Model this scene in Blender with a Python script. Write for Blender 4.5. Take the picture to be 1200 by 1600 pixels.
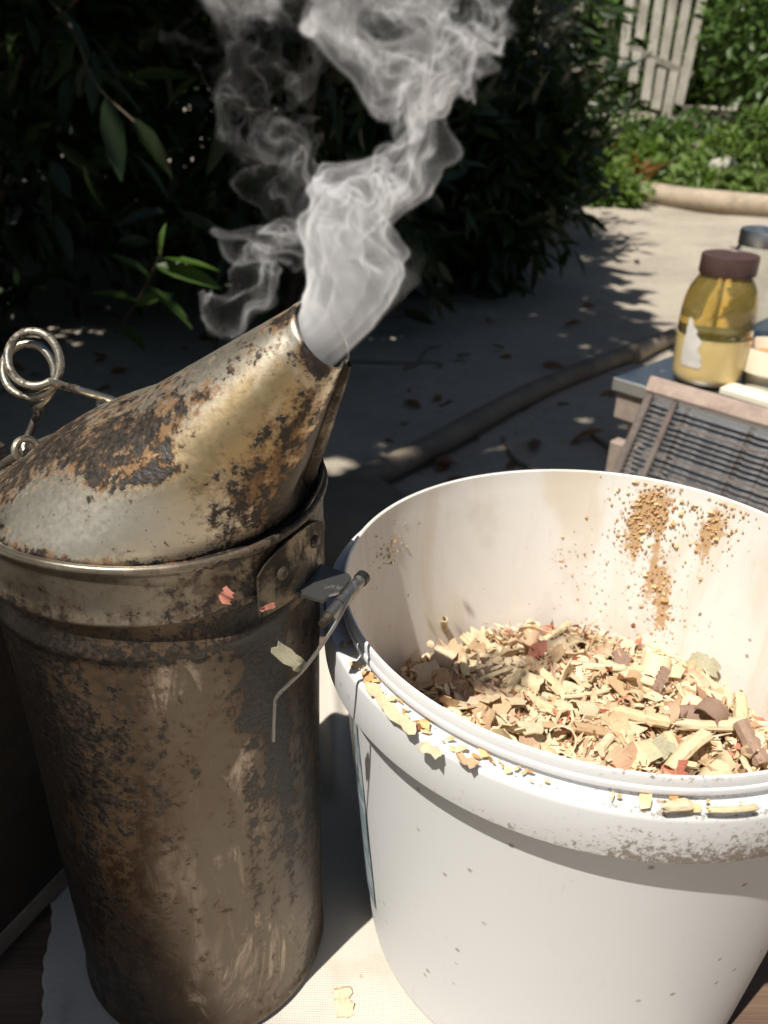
import bpy, math, random
import numpy as np
from mathutils import Vector, Matrix

for o in list(bpy.data.objects):
    bpy.data.objects.remove(o)
scene = bpy.context.scene
COL = scene.collection
RNG = np.random.default_rng(7)
random.seed(7)

# ------------------------------------------------------------------ camera
FPX, PITCH, ROLL, CAMZ = 1300.0, 0.4882, 0.0238, 0.325       # focal length in pixels of a 1200 px wide frame
cp, sp, cr, sr = math.cos(PITCH), math.sin(PITCH), math.cos(ROLL), math.sin(ROLL)
X0, UP, FW = Vector((1, 0, 0)), Vector((0, sp, cp)), Vector((0, cp, -sp))
RIGHT = X0 * cr + UP * sr
CUP = UP * cr - X0 * sr
cam_data = bpy.data.cameras.new('camera')
cam = bpy.data.objects.new('camera', cam_data)
COL.objects.link(cam)
m = Matrix.Identity(4)
for i in range(3):
    m[i][0], m[i][1], m[i][2] = RIGHT[i], CUP[i], -FW[i]
m[2][3] = CAMZ
cam.matrix_world = m
cam_data.sensor_fit = 'HORIZONTAL'
cam_data.sensor_width = 36.0
cam_data.lens = FPX / 1200 * 36.0
cam_data.clip_start, cam_data.clip_end = 0.01, 2000
cam_data.dof.use_dof = True
cam_data.dof.focus_distance = 0.262
cam_data.dof.aperture_fstop = cam_data.lens / 1.55
scene.camera = cam

# ------------------------------------------------------------------ sky and sun
SUN_AZ, SUN_EL = math.radians(180 + 40), math.radians(63)     # azimuth clockwise from +Y
sun_dir = Vector((math.sin(SUN_AZ) * math.cos(SUN_EL), math.cos(SUN_AZ) * math.cos(SUN_EL), math.sin(SUN_EL)))
world = bpy.data.worlds.new('World')
scene.world = world
world.use_nodes = True
wn = world.node_tree
sky = wn.nodes.new('ShaderNodeTexSky')
sky.sky_type = 'NISHITA'
sky.sun_disc = False
sky.sun_elevation = SUN_EL
sky.sun_rotation = SUN_AZ
bg = wn.nodes['Background']
bg.inputs['Strength'].default_value = 0.05
wn.links.new(sky.outputs[0], bg.inputs[0])
sun_data = bpy.data.lights.new('sun', 'SUN')
sun_data.energy = 5.0
sun_data.angle = math.radians(0.53)
sun_data.color = (1.0, 0.95, 0.87)
sun = bpy.data.objects.new('sun', sun_data)
COL.objects.link(sun)
sun.rotation_euler = (-sun_dir).to_track_quat('-Z', 'Y').to_euler()
sun.location = sun_dir * 5
vs = scene.view_settings
vs.view_transform, vs.look, vs.exposure, vs.gamma = 'Standard', 'None', 0.42, 1.0
cy = scene.cycles
cy.use_denoising = True
cy.max_bounces = 8
cy.diffuse_bounces = 4
cy.glossy_bounces = 4
cy.transmission_bounces = 8
cy.transparent_max_bounces = 12
cy.volume_bounces = 2
cy.volume_step_rate = 1.5
cy.caustics_reflective = cy.caustics_refractive = False
cy.sample_clamp_indirect = 6.0

# ------------------------------------------------------------------ helpers: pixel of the photograph + a depth -> a point of the place
def ray(px, py):
    a, b = px - 600.0, py - 800.0
    x, y = cr * a + sr * b, -sr * a + cr * b
    return np.array([x / FPX, cp - sp * y / FPX, -sp - cp * y / FPX])
def on_z(px, py, z):
    v = ray(px, py); t = (z - CAMZ) / v[2]
    return np.array([v[0] * t, v[1] * t, z])
def on_y(px, py, y):
    v = ray(px, py); t = y / v[1]
    return np.array([v[0] * t, y, CAMZ + v[2] * t])

# ------------------------------------------------------------------ helpers: meshes
def link(o, parent=None):
    COL.objects.link(o)
    if parent is not None:
        o.parent = parent
    return o
def make_mesh(name, v, f, mat=None, smooth=True, attrs=None, sharp=None):
    me = bpy.data.meshes.new(name)
    me.from_pydata(np.asarray(v, float).tolist(), [], [list(map(int, q)) for q in f] if not isinstance(f, np.ndarray) else f.tolist())
    if smooth:
        me.polygons.foreach_set('use_smooth', [True] * len(me.polygons))
        if sharp is not None:
            me.set_sharp_from_angle(angle=math.radians(sharp))
    for k, a in (attrs or {}).items():
        at = me.attributes.new(k, 'FLOAT', 'POINT')
        at.data.foreach_set('value', np.asarray(a, np.float32).ravel())
    if mat:
        me.materials.append(mat)
    me.update()
    return me
def obj(name, v, f, mat, parent=None, smooth=True, attrs=None, sharp=35):
    return link(bpy.data.objects.new(name, make_mesh(name, v, f, mat, smooth, attrs, sharp)), parent)
def tag(o, label, cat, group=None, kind=None):
    o['label'] = label
    o['category'] = cat
    if group: o['group'] = group
    if kind: o['kind'] = kind
    return o
def thing(name, label, cat, loc=(0, 0, 0), rz=0.0, group=None):
    o = bpy.data.objects.new(name, None)
    o.empty_display_size = 0.02
    link(o)
    o.location = loc
    o.rotation_euler = (0, 0, rz)
    return tag(o, label, cat, group)
def structure(o):
    o['kind'] = 'structure'
    return o
def stuff(o):
    o['kind'] = 'stuff'
    return o
class MB:
    def __init__(s): s.v, s.f, s.n = [], [], 0
    def add(s, v, f):
        v = np.asarray(v, float)
        s.v.append(v); s.f += [[i + s.n for i in q] for q in f]; s.n += len(v)
        return s
    def get(s): return np.concatenate(s.v), s.f
def box(cx, cy_, cz, sx, sy, sz, bev=0.0):
    """axis aligned box with chamfered edges"""
    hx, hy, hz = sx / 2, sy / 2, sz / 2
    if bev <= 0:
        v = [(x, y, z) for x in (-hx, hx) for y in (-hy, hy) for z in (-hz, hz)]
        f = [(0, 1, 3, 2), (4, 6, 7, 5), (0, 4, 5, 1), (2, 3, 7, 6), (0, 2, 6, 4), (1, 5, 7, 3)]
        return np.array(v) + (cx, cy_, cz), f
    b = min(bev, hx * .9, hy * .9, hz * .9)
    v, idx = [], {}
    for sxx in (-1, 1):
        for syy in (-1, 1):
            for szz in (-1, 1):
                for ax in range(3):
                    p = [sxx * (hx - b), syy * (hy - b), szz * (hz - b)]
                    p[ax] = (sxx * hx, syy * hy, szz * hz)[ax]
                    idx[(sxx, syy, szz, ax)] = len(v); v.append(p)
    f = []
    S = (-1, 1)
    for ax in range(3):
        o1, o2 = [a for a in range(3) if a != ax]
        for s in S:
            def key(a, b_):
                k = [0, 0, 0]; k[ax] = s; k[o1] = a; k[o2] = b_
                return idx[(k[0], k[1], k[2], ax)]
            q = [key(-1, -1), key(1, -1), key(1, 1), key(-1, 1)]
            if (s < 0) != (ax == 1): q = q[::-1]
            f.append(q)
    for ax in range(3):       # edges running along ax
        o1, o2 = [a for a in range(3) if a != ax]
        for a in S:
            for b_ in S:
                def key(e, which):
                    k = [0, 0, 0]; k[ax] = e; k[o1] = a; k[o2] = b_
                    return idx[(k[0], k[1], k[2], which)]
                q = [key(-1, o1), key(-1, o2), key(1, o2), key(1, o1)]
                f.append(q)
    for sxx in S:
        for syy in S:
            for szz in S:
                f.append([idx[(sxx, syy, szz, a)] for a in range(3)])
    return np.array(v) + (cx, cy_, cz), f
def frame_box(p0, p1, w, t, up, bev=0.0):
    """box from p0 to p1, w wide across, t thick along up"""
    p0, p1 = Vector(p0), Vector(p1)
    d = p1 - p0; L = d.length; d.normalize()
    s = d.cross(Vector(up)).normalized(); u = s.cross(d)
    v, f = box(0, 0, 0, L, w, t, bev)
    M = np.array([list(d), list(s), list(u)])
    return v @ M + np.array((p0 + p1) / 2), f
def lathe(prof, n=64, closed=False, wob=None):
    prof = np.asarray(prof, float); k = len(prof)
    th = np.arange(n) * 2 * math.pi / n
    v = np.stack([np.outer(prof[:, 0], np.cos(th)), np.outer(prof[:, 0], np.sin(th)), np.repeat(prof[:, 1:2], n, 1)], -1)
    if wob is not None: v = wob(v, th)
    f = []
    for i in range(k - 1 + (1 if closed else 0)):
        a, b = i * n, ((i + 1) % k) * n
        f += [(a + j, a + (j + 1) % n, b + (j + 1) % n, b + j) for j in range(n)]
    return v.reshape(-1, 3), f
def tube(pts, rad, n=8, caps=True):
    pts = np.asarray(pts, float); k = len(pts)
    rad = np.broadcast_to(np.asarray(rad, float), (k,))
    tg = np.gradient(pts, axis=0); tg /= np.linalg.norm(tg, axis=1)[:, None] + 1e-12
    ref = np.array([0, 0, 1.0]) if abs(tg[0][2]) < .9 else np.array([1.0, 0, 0])
    a = np.cross(tg[0], ref); a /= np.linalg.norm(a)
    v = []
    for i in range(k):
        a = a - tg[i] * (a @ tg[i]); a /= np.linalg.norm(a)
        b = np.cross(tg[i], a)
        th = np.arange(n) * 2 * math.pi / n
        v.append(pts[i] + rad[i] * (np.cos(th)[:, None] * a + np.sin(th)[:, None] * b))
    f = []
    for i in range(k - 1):
        f += [(i * n + j, i * n + (j + 1) % n, (i + 1) * n + (j + 1) % n, (i + 1) * n + j) for j in range(n)]
    if caps:
        f += [list(range(n))[::-1], [(k - 1) * n + j for j in range(n)]]
    return np.concatenate(v), f
def catmull(P, m=8):
    P = np.asarray(P, float)
    Q = np.concatenate([[2 * P[0] - P[1]], P, [2 * P[-1] - P[-2]]])
    out = []
    for i in range(1, len(Q) - 2):
        t = np.linspace(0, 1, m, endpoint=False)[:, None]
        a, b, c, d = Q[i - 1], Q[i], Q[i + 1], Q[i + 2]
        out.append(.5 * (2 * b + (c - a) * t + (2 * a - 5 * b + 4 * c - d) * t ** 2 + (3 * b - a - 3 * c + d) * t ** 3))
    out.append(P[-1:])
    return np.concatenate(out)
def vnoise(p, seed=0, octs=3):
    """smooth pseudo noise in -1..1 from random sines"""
    r = np.random.default_rng(seed); p = np.asarray(p, float); s = 0; amp = 1; tot = 0
    for o in range(octs):
        for q in range(4):
            k = r.normal(size=p.shape[-1]) * (2 ** o); s = s + amp * np.sin(p @ k + r.uniform(0, 6.28)) / 2
        tot += amp; amp *= .5
    return s / tot / 1.4

# ------------------------------------------------------------------ helpers: materials
class NT:
    def __init__(s, name):
        s.m = bpy.data.materials.new(name); s.m.use_nodes = True
        s.t = s.m.node_tree; s.t.nodes.clear()
        s.out = s.t.nodes.new('ShaderNodeOutputMaterial')
        s.tc = None
    def n(s, typ, ins=None, **props):
        nd = s.t.nodes.new('ShaderNode' + typ)
        for k, v in props.items(): setattr(nd, k, v)
        for k, v in (ins or {}).items(): s.set(nd.inputs[k], v)
        return nd
    def set(s, sock, v):
        if isinstance(v, bpy.types.NodeSocket): s.t.links.new(v, sock)
        elif isinstance(v, bpy.types.Node): s.t.links.new(v.outputs[0], sock)
        else:
            if sock.type == 'RGBA' and len(v) == 3: v = (*v, 1)
            sock.default_value = v
    def obj(s):
        if s.tc is None: s.tc = s.n('TexCoord')
        return s.tc.outputs['Object']
    def gen(s):
        s.obj(); return s.tc.outputs['Generated']
    def mapping(s, scale=(1, 1, 1), rot=(0, 0, 0), vec=None):
        return s.n('Mapping', {'Vector': vec or s.obj(), 'Scale': scale, 'Rotation': rot}).outputs[0]
    def noise(s, scale, detail=4, rough=.55, dist=0, vec=None, out=0):
        return s.n('TexNoise', {'Vector': vec or s.obj(), 'Scale': scale, 'Detail': detail, 'Roughness': rough, 'Distortion': dist}).outputs[out]
    def voro(s, scale, vec=None, feature='F1', out=0):
        return s.n('TexVoronoi', {'Vector': vec or s.obj(), 'Scale': scale}, feature=feature).outputs[out]
    def ramp(s, fac, stops, interp='LINEAR'):
        r = s.n('ValToRGB', {'Fac': fac}); r.color_ramp.interpolation = interp
        e = r.color_ramp.elements
        while len(e) < len(stops): e.new(.5)
        for el, (p, c) in zip(e, stops):
            el.position = p; el.color = (c, c, c, 1) if not hasattr(c, '__len__') else (*c, 1)
        return r.outputs[0]
    def step(s, fac, a, b):
        return s.n('MapRange', {'Value': fac, 'From Min': a, 'From Max': b}, clamp=True, interpolation_type='SMOOTHSTEP').outputs[0]
    def math(s, op, a, b=0.0, clamp=False):
        nd = s.n('Math', operation=op, use_clamp=clamp); s.set(nd.inputs[0], a); s.set(nd.inputs[1], b); return nd.outputs[0]
    def mix(s, fac, a, b, mode='MIX'):
        nd = s.n('Mix', data_type='RGBA', blend_type=mode)
        s.set(nd.inputs[0], fac); s.set(nd.inputs[6], a); s.set(nd.inputs[7], b); return nd.outputs[2]
    def attr(s, name):
        return s.n('Attribute', attribute_name=name).outputs['Fac']
    def rand(s):
        return s.n('ObjectInfo').outputs['Random']
    def bump(s, h, strength=.3, dist=.001, normal=None):
        i = {'Height': h, 'Strength': strength, 'Distance': dist}
        if normal: i['Normal'] = normal
        return s.n('Bump', i).outputs[0]
    def bsdf(s, color, rough=.6, metal=0.0, normal=None, **kw):
        i = {'Base Color': color, 'Roughness': rough, 'Metallic': metal}
        if normal: i['Normal'] = normal
        i.update(kw)
        return s.n('BsdfPrincipled', i)
    def done(s, shader, sock='Surface'):
        s.set(s.out.inputs[sock], shader); return s.m
# ------------------------------------------------------------------ materials
MAT = {}
def m_steel():
    """smoke-stained tinned steel; 'tar' attribute biases where the soot sits, 'warm' where the heat tint sits"""
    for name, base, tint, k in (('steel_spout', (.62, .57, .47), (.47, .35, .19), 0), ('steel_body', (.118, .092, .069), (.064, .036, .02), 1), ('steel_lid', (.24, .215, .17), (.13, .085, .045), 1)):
        N = NT(name)
        tar, warm = N.attr('tar'), N.attr('warm')
        big = N.noise(28, 5, .6)
        fine = N.noise(250, 8, .74)
        grit = N.noise(600, 3, .6)
        streak = N.noise(1, 6, .65, .6, N.mapping((120, 120, 22), (0, .35, 0))) if k else N.noise(1, 6, .65, .4, N.mapping((110, 60, 60), (0.4, -.6, 0.5)))
        w = N.math('ADD', N.math('MULTIPLY', N.math('SUBTRACT', N.noise(16, 4, .6, .5), .5), 1.6), warm)
        col = N.mix(N.step(w, .15, .8), base, tint)
        col = N.mix(N.step(streak, .52, .75), col, N.mix(.55, col, (.70, .62, .50) if not k else (.30, .235, .18)))
        worn = N.attr('worn')
        pale = N.noise(1, 7, .7, 1.2, N.mapping((85, 85, 24), (.1, .25, 0)))
        col = N.mix(N.math('MULTIPLY', N.step(N.math('ADD', N.math('MULTIPLY', N.math('SUBTRACT', pale, .5), 2.2), worn), .28, .62), .9), col, (.66, .60, .50) if not k else (.36, .285, .225))
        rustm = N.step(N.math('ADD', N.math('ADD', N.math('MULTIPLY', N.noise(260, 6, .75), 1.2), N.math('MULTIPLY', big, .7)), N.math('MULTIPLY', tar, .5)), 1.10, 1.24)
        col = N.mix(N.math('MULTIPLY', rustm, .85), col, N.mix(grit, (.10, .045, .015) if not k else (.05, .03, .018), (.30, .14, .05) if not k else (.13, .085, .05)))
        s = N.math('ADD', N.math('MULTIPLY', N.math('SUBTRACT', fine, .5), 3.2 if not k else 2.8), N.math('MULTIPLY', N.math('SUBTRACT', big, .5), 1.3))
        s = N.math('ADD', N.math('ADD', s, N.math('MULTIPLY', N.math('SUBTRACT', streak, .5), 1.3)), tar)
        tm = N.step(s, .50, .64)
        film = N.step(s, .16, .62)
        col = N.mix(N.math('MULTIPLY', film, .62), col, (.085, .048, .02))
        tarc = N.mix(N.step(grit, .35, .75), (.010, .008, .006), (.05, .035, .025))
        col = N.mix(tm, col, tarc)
        spk = N.math('MULTIPLY', N.step(N.noise(620, 4, .6), .62, .70), N.step(N.noise(45, 3), .40, .62))
        col = N.mix(N.math('MULTIPLY', spk, .9), col, (.05, .025, .012))
        metal = N.math('SUBTRACT', 1.0, N.math('MAXIMUM', N.math('MULTIPLY', tm, .95), N.math('MULTIPLY', rustm, .6)), True)
        metal = N.math('MULTIPLY', metal, .92 if not k else .66)
        rough = N.n('MapRange', {'Value': N.math('ADD', N.math('MULTIPLY', film, .14), N.math('MULTIPLY', grit, .3)), 'From Min': 0.0, 'From Max': .5, 'To Min': .30 if not k else .22, 'To Max': .62}).outputs[0]
        h = N.math('ADD', N.math('MULTIPLY', tm, N.math('ADD', grit, .4)), N.math('MULTIPLY', fine, .25))
        MAT[name] = N.done(N.bsdf(col, rough, metal, N.bump(h, .55, .0006)))
m_steel()
def m_dark_steel(name, base, rough=.4, soot=.5):
    N = NT(name)
    a = N.noise(75, 5, .6); b = N.noise(900, 3)
    t = N.step(N.math('ADD', a, N.math('MULTIPLY', b, .25)), .78 - soot * .35, .92 - soot * .3)
    col = N.mix(t, base, (.03, .02, .012))
    MAT[name] = N.done(N.bsdf(col, N.math('ADD', rough, N.math('MULTIPLY', t, .3)), N.math('SUBTRACT', 1, N.math('MULTIPLY', t, .85)), N.bump(b, .25, .0003)))
m_dark_steel('wire_steel', (.46, .42, .34), .36, .62)
m_dark_steel('grid_wire', (.60, .61, .64), .32, .45)
m_dark_steel('plate_steel', (.33, .32, .30), .45, .35)
m_dark_steel('soot_steel', (.20, .17, .13), .45, .9)
m_dark_steel('galvanised', (.62, .64, .67), .35, .12)

def m_plastic():
    N = NT('white_plastic')
    p = N.obj()
    inner = N.attr('inner')
    drip = N.noise(1, 5, .6, .8, N.mapping((38, 38, 9)))
    big = N.noise(14, 4, .6)
    scuff = N.noise(1, 4, .7, 0, N.mapping((420, 420, 60)))
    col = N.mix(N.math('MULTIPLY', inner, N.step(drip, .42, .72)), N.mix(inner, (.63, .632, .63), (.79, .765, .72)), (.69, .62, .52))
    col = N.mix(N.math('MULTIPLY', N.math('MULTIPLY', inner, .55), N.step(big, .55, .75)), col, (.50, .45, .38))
    sm = N.math('ADD', N.math('MULTIPLY', N.math('SUBTRACT', N.noise(330, 6, .75), .5), 1.7), N.math('MULTIPLY', N.attr('smear'), 1.32))
    col = N.mix(N.math('MULTIPLY', N.step(sm, .42, .70), .9), col, N.mix(N.noise(900, 3), (.34, .17, .06), (.66, .45, .22)))
    # black scuff dirt gathering on the skirt ring and rim; shadow line painted at lip base
    dirt_shade = N.attr('dirt')
    dn = N.math('ADD', N.math('ADD', N.math('MULTIPLY', N.noise(520, 6, .8), .85), N.math('MULTIPLY', N.noise(26, 2), .35)), N.math('MULTIPLY', dirt_shade, .26))
    dm = N.step(dn, .83, .93)
    col = N.mix(N.math('MULTIPLY', dm, .8), col, (.16, .11, .07))
    sp = N.math('MULTIPLY', N.step(N.voro(120), .16, .05), N.step(N.noise(30, 2), .48, .58))
    col = N.mix(N.math('MULTIPLY', sp, .75), col, (.22, .15, .10))
    col = N.mix(N.math('MULTIPLY', N.step(scuff, .60, .76), .4), col, (.55, .52, .48))
    b = N.bsdf(col, N.math('ADD', .46, N.math('MULTIPLY', big, .16)), 0, N.bump(N.math('ADD', N.noise(45, 3), N.math('MULTIPLY', dm, .6)), .12, .0008),
               **{'Subsurface Weight': .2, 'Subsurface Radius': (.008, .007, .006), 'Subsurface Scale': .3, 'IOR': 1.5})
    MAT['white_plastic'] = N.done(b)
m_plastic()
def m_wood(name, a, b, rough=.75, scale=1.0, axis=0, dirt=(.05, .035, .025), dirt_amt=.4):
    N = NT(name)
    sc = [60 * scale] * 3; sc[axis] = 5 * scale
    g = N.noise(1, 6, .65, .5, N.mapping(tuple(sc)))
    d = N.noise(14 * scale, 5, .65)
    fib = [600 * scale] * 3; fib[axis] = 20 * scale
    fb = N.noise(1, 3, .6, 0, N.mapping(tuple(fib)))
    col = N.mix(N.step(g, .35, .7), a, b)
    col = N.mix(N.math('MULTIPLY', N.step(fb, .5, .75), .35), col, dirt)
    col = N.mix(N.math('MULTIPLY', N.step(d, .5, .72), dirt_amt), col, dirt)
    MAT[name] = N.done(N.bsdf(col, rough, 0, N.bump(N.math('ADD', g, fb), .35, .0015 / max(scale, .3))))
m_wood('bench_wood', (.16, .10, .06), (.10, .06, .038))
m_wood('grey_wood', (.34, .27, .22), (.25, .20, .165))
m_wood('excluder_wood', (.40, .31, .26), (.29, .22, .18), dirt=(.16, .07, .045), dirt_amt=.5)
m_wood('rack_wood', (.15, .125, .11), (.09, .075, .065), dirt=(.16, .06, .035), dirt_amt=.4)
m_wood('bellows_wood', (.035, .025, .018), (.02, .015, .011))
m_wood('batten_wood', (.33, .27, .20), (.24, .19, .14))
m_wood('picket_wood', (.31, .29, .24), (.21, .19, .155), scale=.25, axis=2)
m_wood('pole_wood', (.22, .18, .135), (.14, .115, .085), scale=.3, dirt_amt=.5)
m_wood('log_wood', (.42, .34, .25), (.30, .24, .17), scale=.3, dirt_amt=.35)
m_wood('bark', (.10, .075, .05), (.05, .038, .028), scale=.4, axis=2)

def m_simple(name, col, rough=.6, metal=0.0, var=.25, scale=40, **kw):
    N = NT(name)
    n = N.noise(scale, 5, .6)
    dark = tuple(c * (1 - var) for c in col)
    MAT[name] = N.done(N.bsdf(N.mix(n, dark, tuple(min(1, c * (1 + var * .5)) for c in col)), rough, metal, N.bump(n, .2, .0005), **kw))
m_simple('leather', (.055, .04, .03), .55, var=.5, scale=120)
m_simple('black_rubber', (.02, .02, .02), .4)
m_simple('lid_brown', (.085, .045, .04), .38, var=.3, scale=160)
m_simple('cream_plastic', (.80, .74, .60), .4, var=.12, scale=25)
m_simple('paper_label', (.70, .67, .62), .8, var=.25, scale=60)
m_simple('stone', (.52, .49, .43), .85, var=.35, scale=9)
m_simple('dark_stone', (.17, .14, .105), .9, var=.45, scale=14)
m_simple('crystal_honey', (.72, .55, .24), .35, var=.2, scale=18, **{'Subsurface Weight': .5, 'Subsurface Radius': (.02, .012, .004), 'Subsurface Scale': .5, 'Coat Weight': .8, 'Coat Roughness': .03})
m_simple('orange_litter', (.42, .17, .08), .8, var=.5, scale=30)

def m_canvas():
    N = NT('canvas')
    wx = N.n('TexWave', {'Vector': N.obj(), 'Scale': 330, 'Distortion': .6, 'Detail': 1}, bands_direction='X').outputs['Fac']
    wy = N.n('TexWave', {'Vector': N.obj(), 'Scale': 330, 'Distortion': .6, 'Detail': 1}, bands_direction='Y').outputs['Fac']
    weave = N.math('MULTIPLY', wx, wy)
    dirt = N.noise(22, 6, .65)
    sp = N.step(N.noise(150, 4, .7), .66, .75)
    col = N.mix(N.step(dirt, .45, .8), (.56, .515, .445), (.43, .37, .295))
    col = N.mix(N.math('MULTIPLY', sp, .5), col, (.25, .17, .10))
    col = N.mix(N.math('MULTIPLY', weave, .22), col, (.40, .35, .29))
    MAT['canvas'] = N.done(N.bsdf(col, .9, 0, N.bump(weave, .5, .0006)))
m_canvas()
def m_sand():
    N = NT('sand')
    a = N.noise(2.2, 6, .6); b = N.noise(30, 5, .7); c = N.noise(300, 3)
    col = N.mix(N.step(a, .35, .7), (.40, .35, .28), (.29, .25, .20))
    col = N.mix(N.math('MULTIPLY', N.step(b, .52, .75), .6), col, (.17, .13, .10))
    MAT['sand'] = N.done(N.bsdf(col, .95, 0, N.bump(N.math('ADD', b, N.math('MULTIPLY', c, .3)), .6, .012)))
m_sand()

def m_leaf(name, dark, light, rough=.36, trans=.28, edge=None):
    """green leaf; every leaf has its own 'tint', every leaf object its own random"""
    N = NT(name)
    t = N.math('FRACT', N.math('ADD', N.attr('tint'), N.rand()))
    n = N.noise(30, 3)
    col = N.mix(N.math('ADD', N.math('MULTIPLY', t, .8), N.math('MULTIPLY', n, .2)), dark, light)
    p = N.bsdf(col, rough, 0, N.bump(N.noise(60, 3), .15, .002), **{'IOR': 1.45})
    tr = N.n('BsdfTranslucent', {'Color': N.mix(.5, col, (light[0] * 1.5, light[1] * 1.8, light[2] * .6))})
    MAT[name] = N.done(N.n('MixShader', {0: trans, 1: p.outputs[0], 2: tr.outputs[0]}))
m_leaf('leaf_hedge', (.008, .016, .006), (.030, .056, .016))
m_leaf('leaf_vine', (.04, .075, .018), (.10, .17, .04), .4, .34)
m_leaf('leaf_weed', (.08, .14, .03), (.19, .27, .07), .45, .38)
m_leaf('leaf_yellow', (.20, .22, .06), (.40, .40, .14), .45)
m_leaf('leaf_dry', (.16, .07, .03), (.30, .15, .07), .7)
m_leaf('leaf_far', (.025, .045, .015), (.06, .10, .03), .5)
m_leaf('grass', (.09, .14, .035), (.22, .28, .08), .5, .38)

def m_chip(name, a, b, fib=.5):
    N = NT(name)
    t = N.rand()
    g = N.noise(1, 4, .65, .3, N.mapping((220, 1500, 900)))
    col = N.mix(N.math('FRACT', N.math('ADD', t, N.attr('tint'))), a, b)
    col = N.mix(N.math('MULTIPLY', N.step(g, .45, .75), fib), col, tuple(c * .5 for c in a))
    p = N.bsdf(col, .72, 0, N.bump(g, .35, .0004))
    tr = N.n('BsdfTranslucent', {'Color': col})
    MAT[name] = N.done(N.n('MixShader', {0: .18, 1: p.outputs[0], 2: tr.outputs[0]}))
m_chip('chip_cream', (.80, .67, .46), (.72, .58, .37))
m_chip('chip_tan', (.66, .46, .27), (.58, .40, .24))
m_chip('chip_pink', (.66, .42, .27), (.62, .44, .31))
m_chip('chip_brown', (.27, .17, .125), (.40, .27, .20))
m_chip('chip_red', (.58, .18, .12), (.50, .22, .16))
m_chip('chip_stem', (.70, .56, .33), (.78, .67, .46), .75)
m_chip('chip_blue', (.10, .24, .42), (.12, .28, .48), .1)
m_chip('chip_green', (.36, .34, .22), (.46, .42, .29))
def m_bed():
    N = NT('chip_bed')
    t = N.attr('tint')
    col = N.ramp(t, [(0, (.26, .15, .10)), (.2, (.58, .40, .24)), (.45, (.74, .57, .36)), (.75, (.82, .69, .49)), (.95, (.66, .42, .27)), (1, (.55, .20, .13))])
    p = N.bsdf(col, .8)
    tr = N.n('BsdfTranslucent', {'Color': col})
    MAT['chip_bed'] = N.done(N.n('MixShader', {0: .15, 1: p.outputs[0], 2: tr.outputs[0]}))
m_bed()
def m_crumb():
    N = NT('wax')
    t = N.attr('tint')
    col = N.ramp(t, [(0, (.20, .08, .03)), (.3, (.46, .24, .09)), (.7, (.62, .40, .18)), (1, (.72, .56, .32))])
    MAT['wax'] = N.done(N.bsdf(col, .5, 0, None, **{'Subsurface Weight': .2, 'Subsurface Radius': (.004, .002, .001), 'Subsurface Scale': .3}))
m_crumb()
def m_glass(name, col, rough=.0, ior=1.45):
    N = NT(name)
    MAT[name] = N.done(N.bsdf(col, rough, 0, None, **{'Transmission Weight': 1.0, 'IOR': ior}))
m_glass('clear_glass', (.95, .97, .96), 0.02)
def m_amber():
    N = NT('amber_honey')
    b = N.bsdf((1.0, .68, .18), .03, 0, None, **{'Transmission Weight': .86, 'IOR': 1.36, 'Subsurface Weight': .6, 'Subsurface Radius': (.03, .014, .003), 'Subsurface Scale': .6, 'Coat Weight': 1.0, 'Coat Roughness': .02})
    MAT['amber_honey'] = N.done(b)
m_amber()
def m_bucket_label():
    N = NT('print_label')
    g = N.noise(1, 3, .5, 0, N.mapping((60, 60, 160)))
    col = N.mix(N.step(g, .5, .55), (.28, .36, .40), (.50, .55, .57))
    MAT['print_label'] = N.done(N.bsdf(col, .35))
m_bucket_label()
# ------------------------------------------------------------------ the setting: ground
GZ = -0.45
def sstep(a, b, x):
    t = np.clip((x - a) / (b - a), 0, 1); return t * t * (3 - 2 * t)
def ground_h(x, y):
    x, y = np.asarray(x, float), np.asarray(y, float)
    p = np.stack([x, y], -1)
    near = np.exp(-((x ** 2 + y ** 2) / 900))
    return GZ + .030 * vnoise(p * 1.9, 3) * near + .008 * vnoise(p * 6, 4) * near + .55 * sstep(5.9, 9.5, y + .35 * (x - 1.5)) * near
def build_ground():
    far = np.array([14, 20, 30, 50, 90, 160, 300, 600, 1100.])
    xs = np.concatenate([-far[::-1], np.arange(-9, 9.01, .12), far])
    ys = np.concatenate([-far[::-1], np.arange(-6, 11.01, .12), far + 2])
    X, Y = np.meshgrid(xs, ys, indexing='ij')
    v = np.stack([X, Y, ground_h(X, Y)], -1).reshape(-1, 3)
    a, b = len(xs), len(ys)
    i, j = np.meshgrid(np.arange(a - 1), np.arange(b - 1), indexing='ij')
    q = np.stack([i * b + j, (i + 1) * b + j, (i + 1) * b + j + 1, i * b + j + 1], -1).reshape(-1, 4)
    structure(obj('ground', v, q, MAT['sand'], sharp=None))
build_ground()

# ------------------------------------------------------------------ bench under the smoker and the pail
BT = -0.004
bench = thing('wooden_bench', 'dark brown plank bench under the canvas, smoker and white pail', 'bench', (-.1, .05, GZ))
def build_bench():
    y = -.43
    for k in range(6):
        w = .143
        v, f = box(-.06, y + w / 2 + .0, BT - .012 - GZ - .0008 * (k % 3), .86, w, .024, .003)
        obj('plank', v - np.array((-.1 + .1, .05, 0)) , f, MAT['bench_wood'], bench, smooth=False)
        y += w + .004
    for sx in (-.42, .26):
        for sy in (-.42, .30):
            h = BT - .026 - GZ + .02
            v, f = box(sx, sy, h / 2 - .02, .05, .05, h, .004)
            obj('leg', v, f, MAT['bench_wood'], bench, smooth=False)
build_bench()

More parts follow.
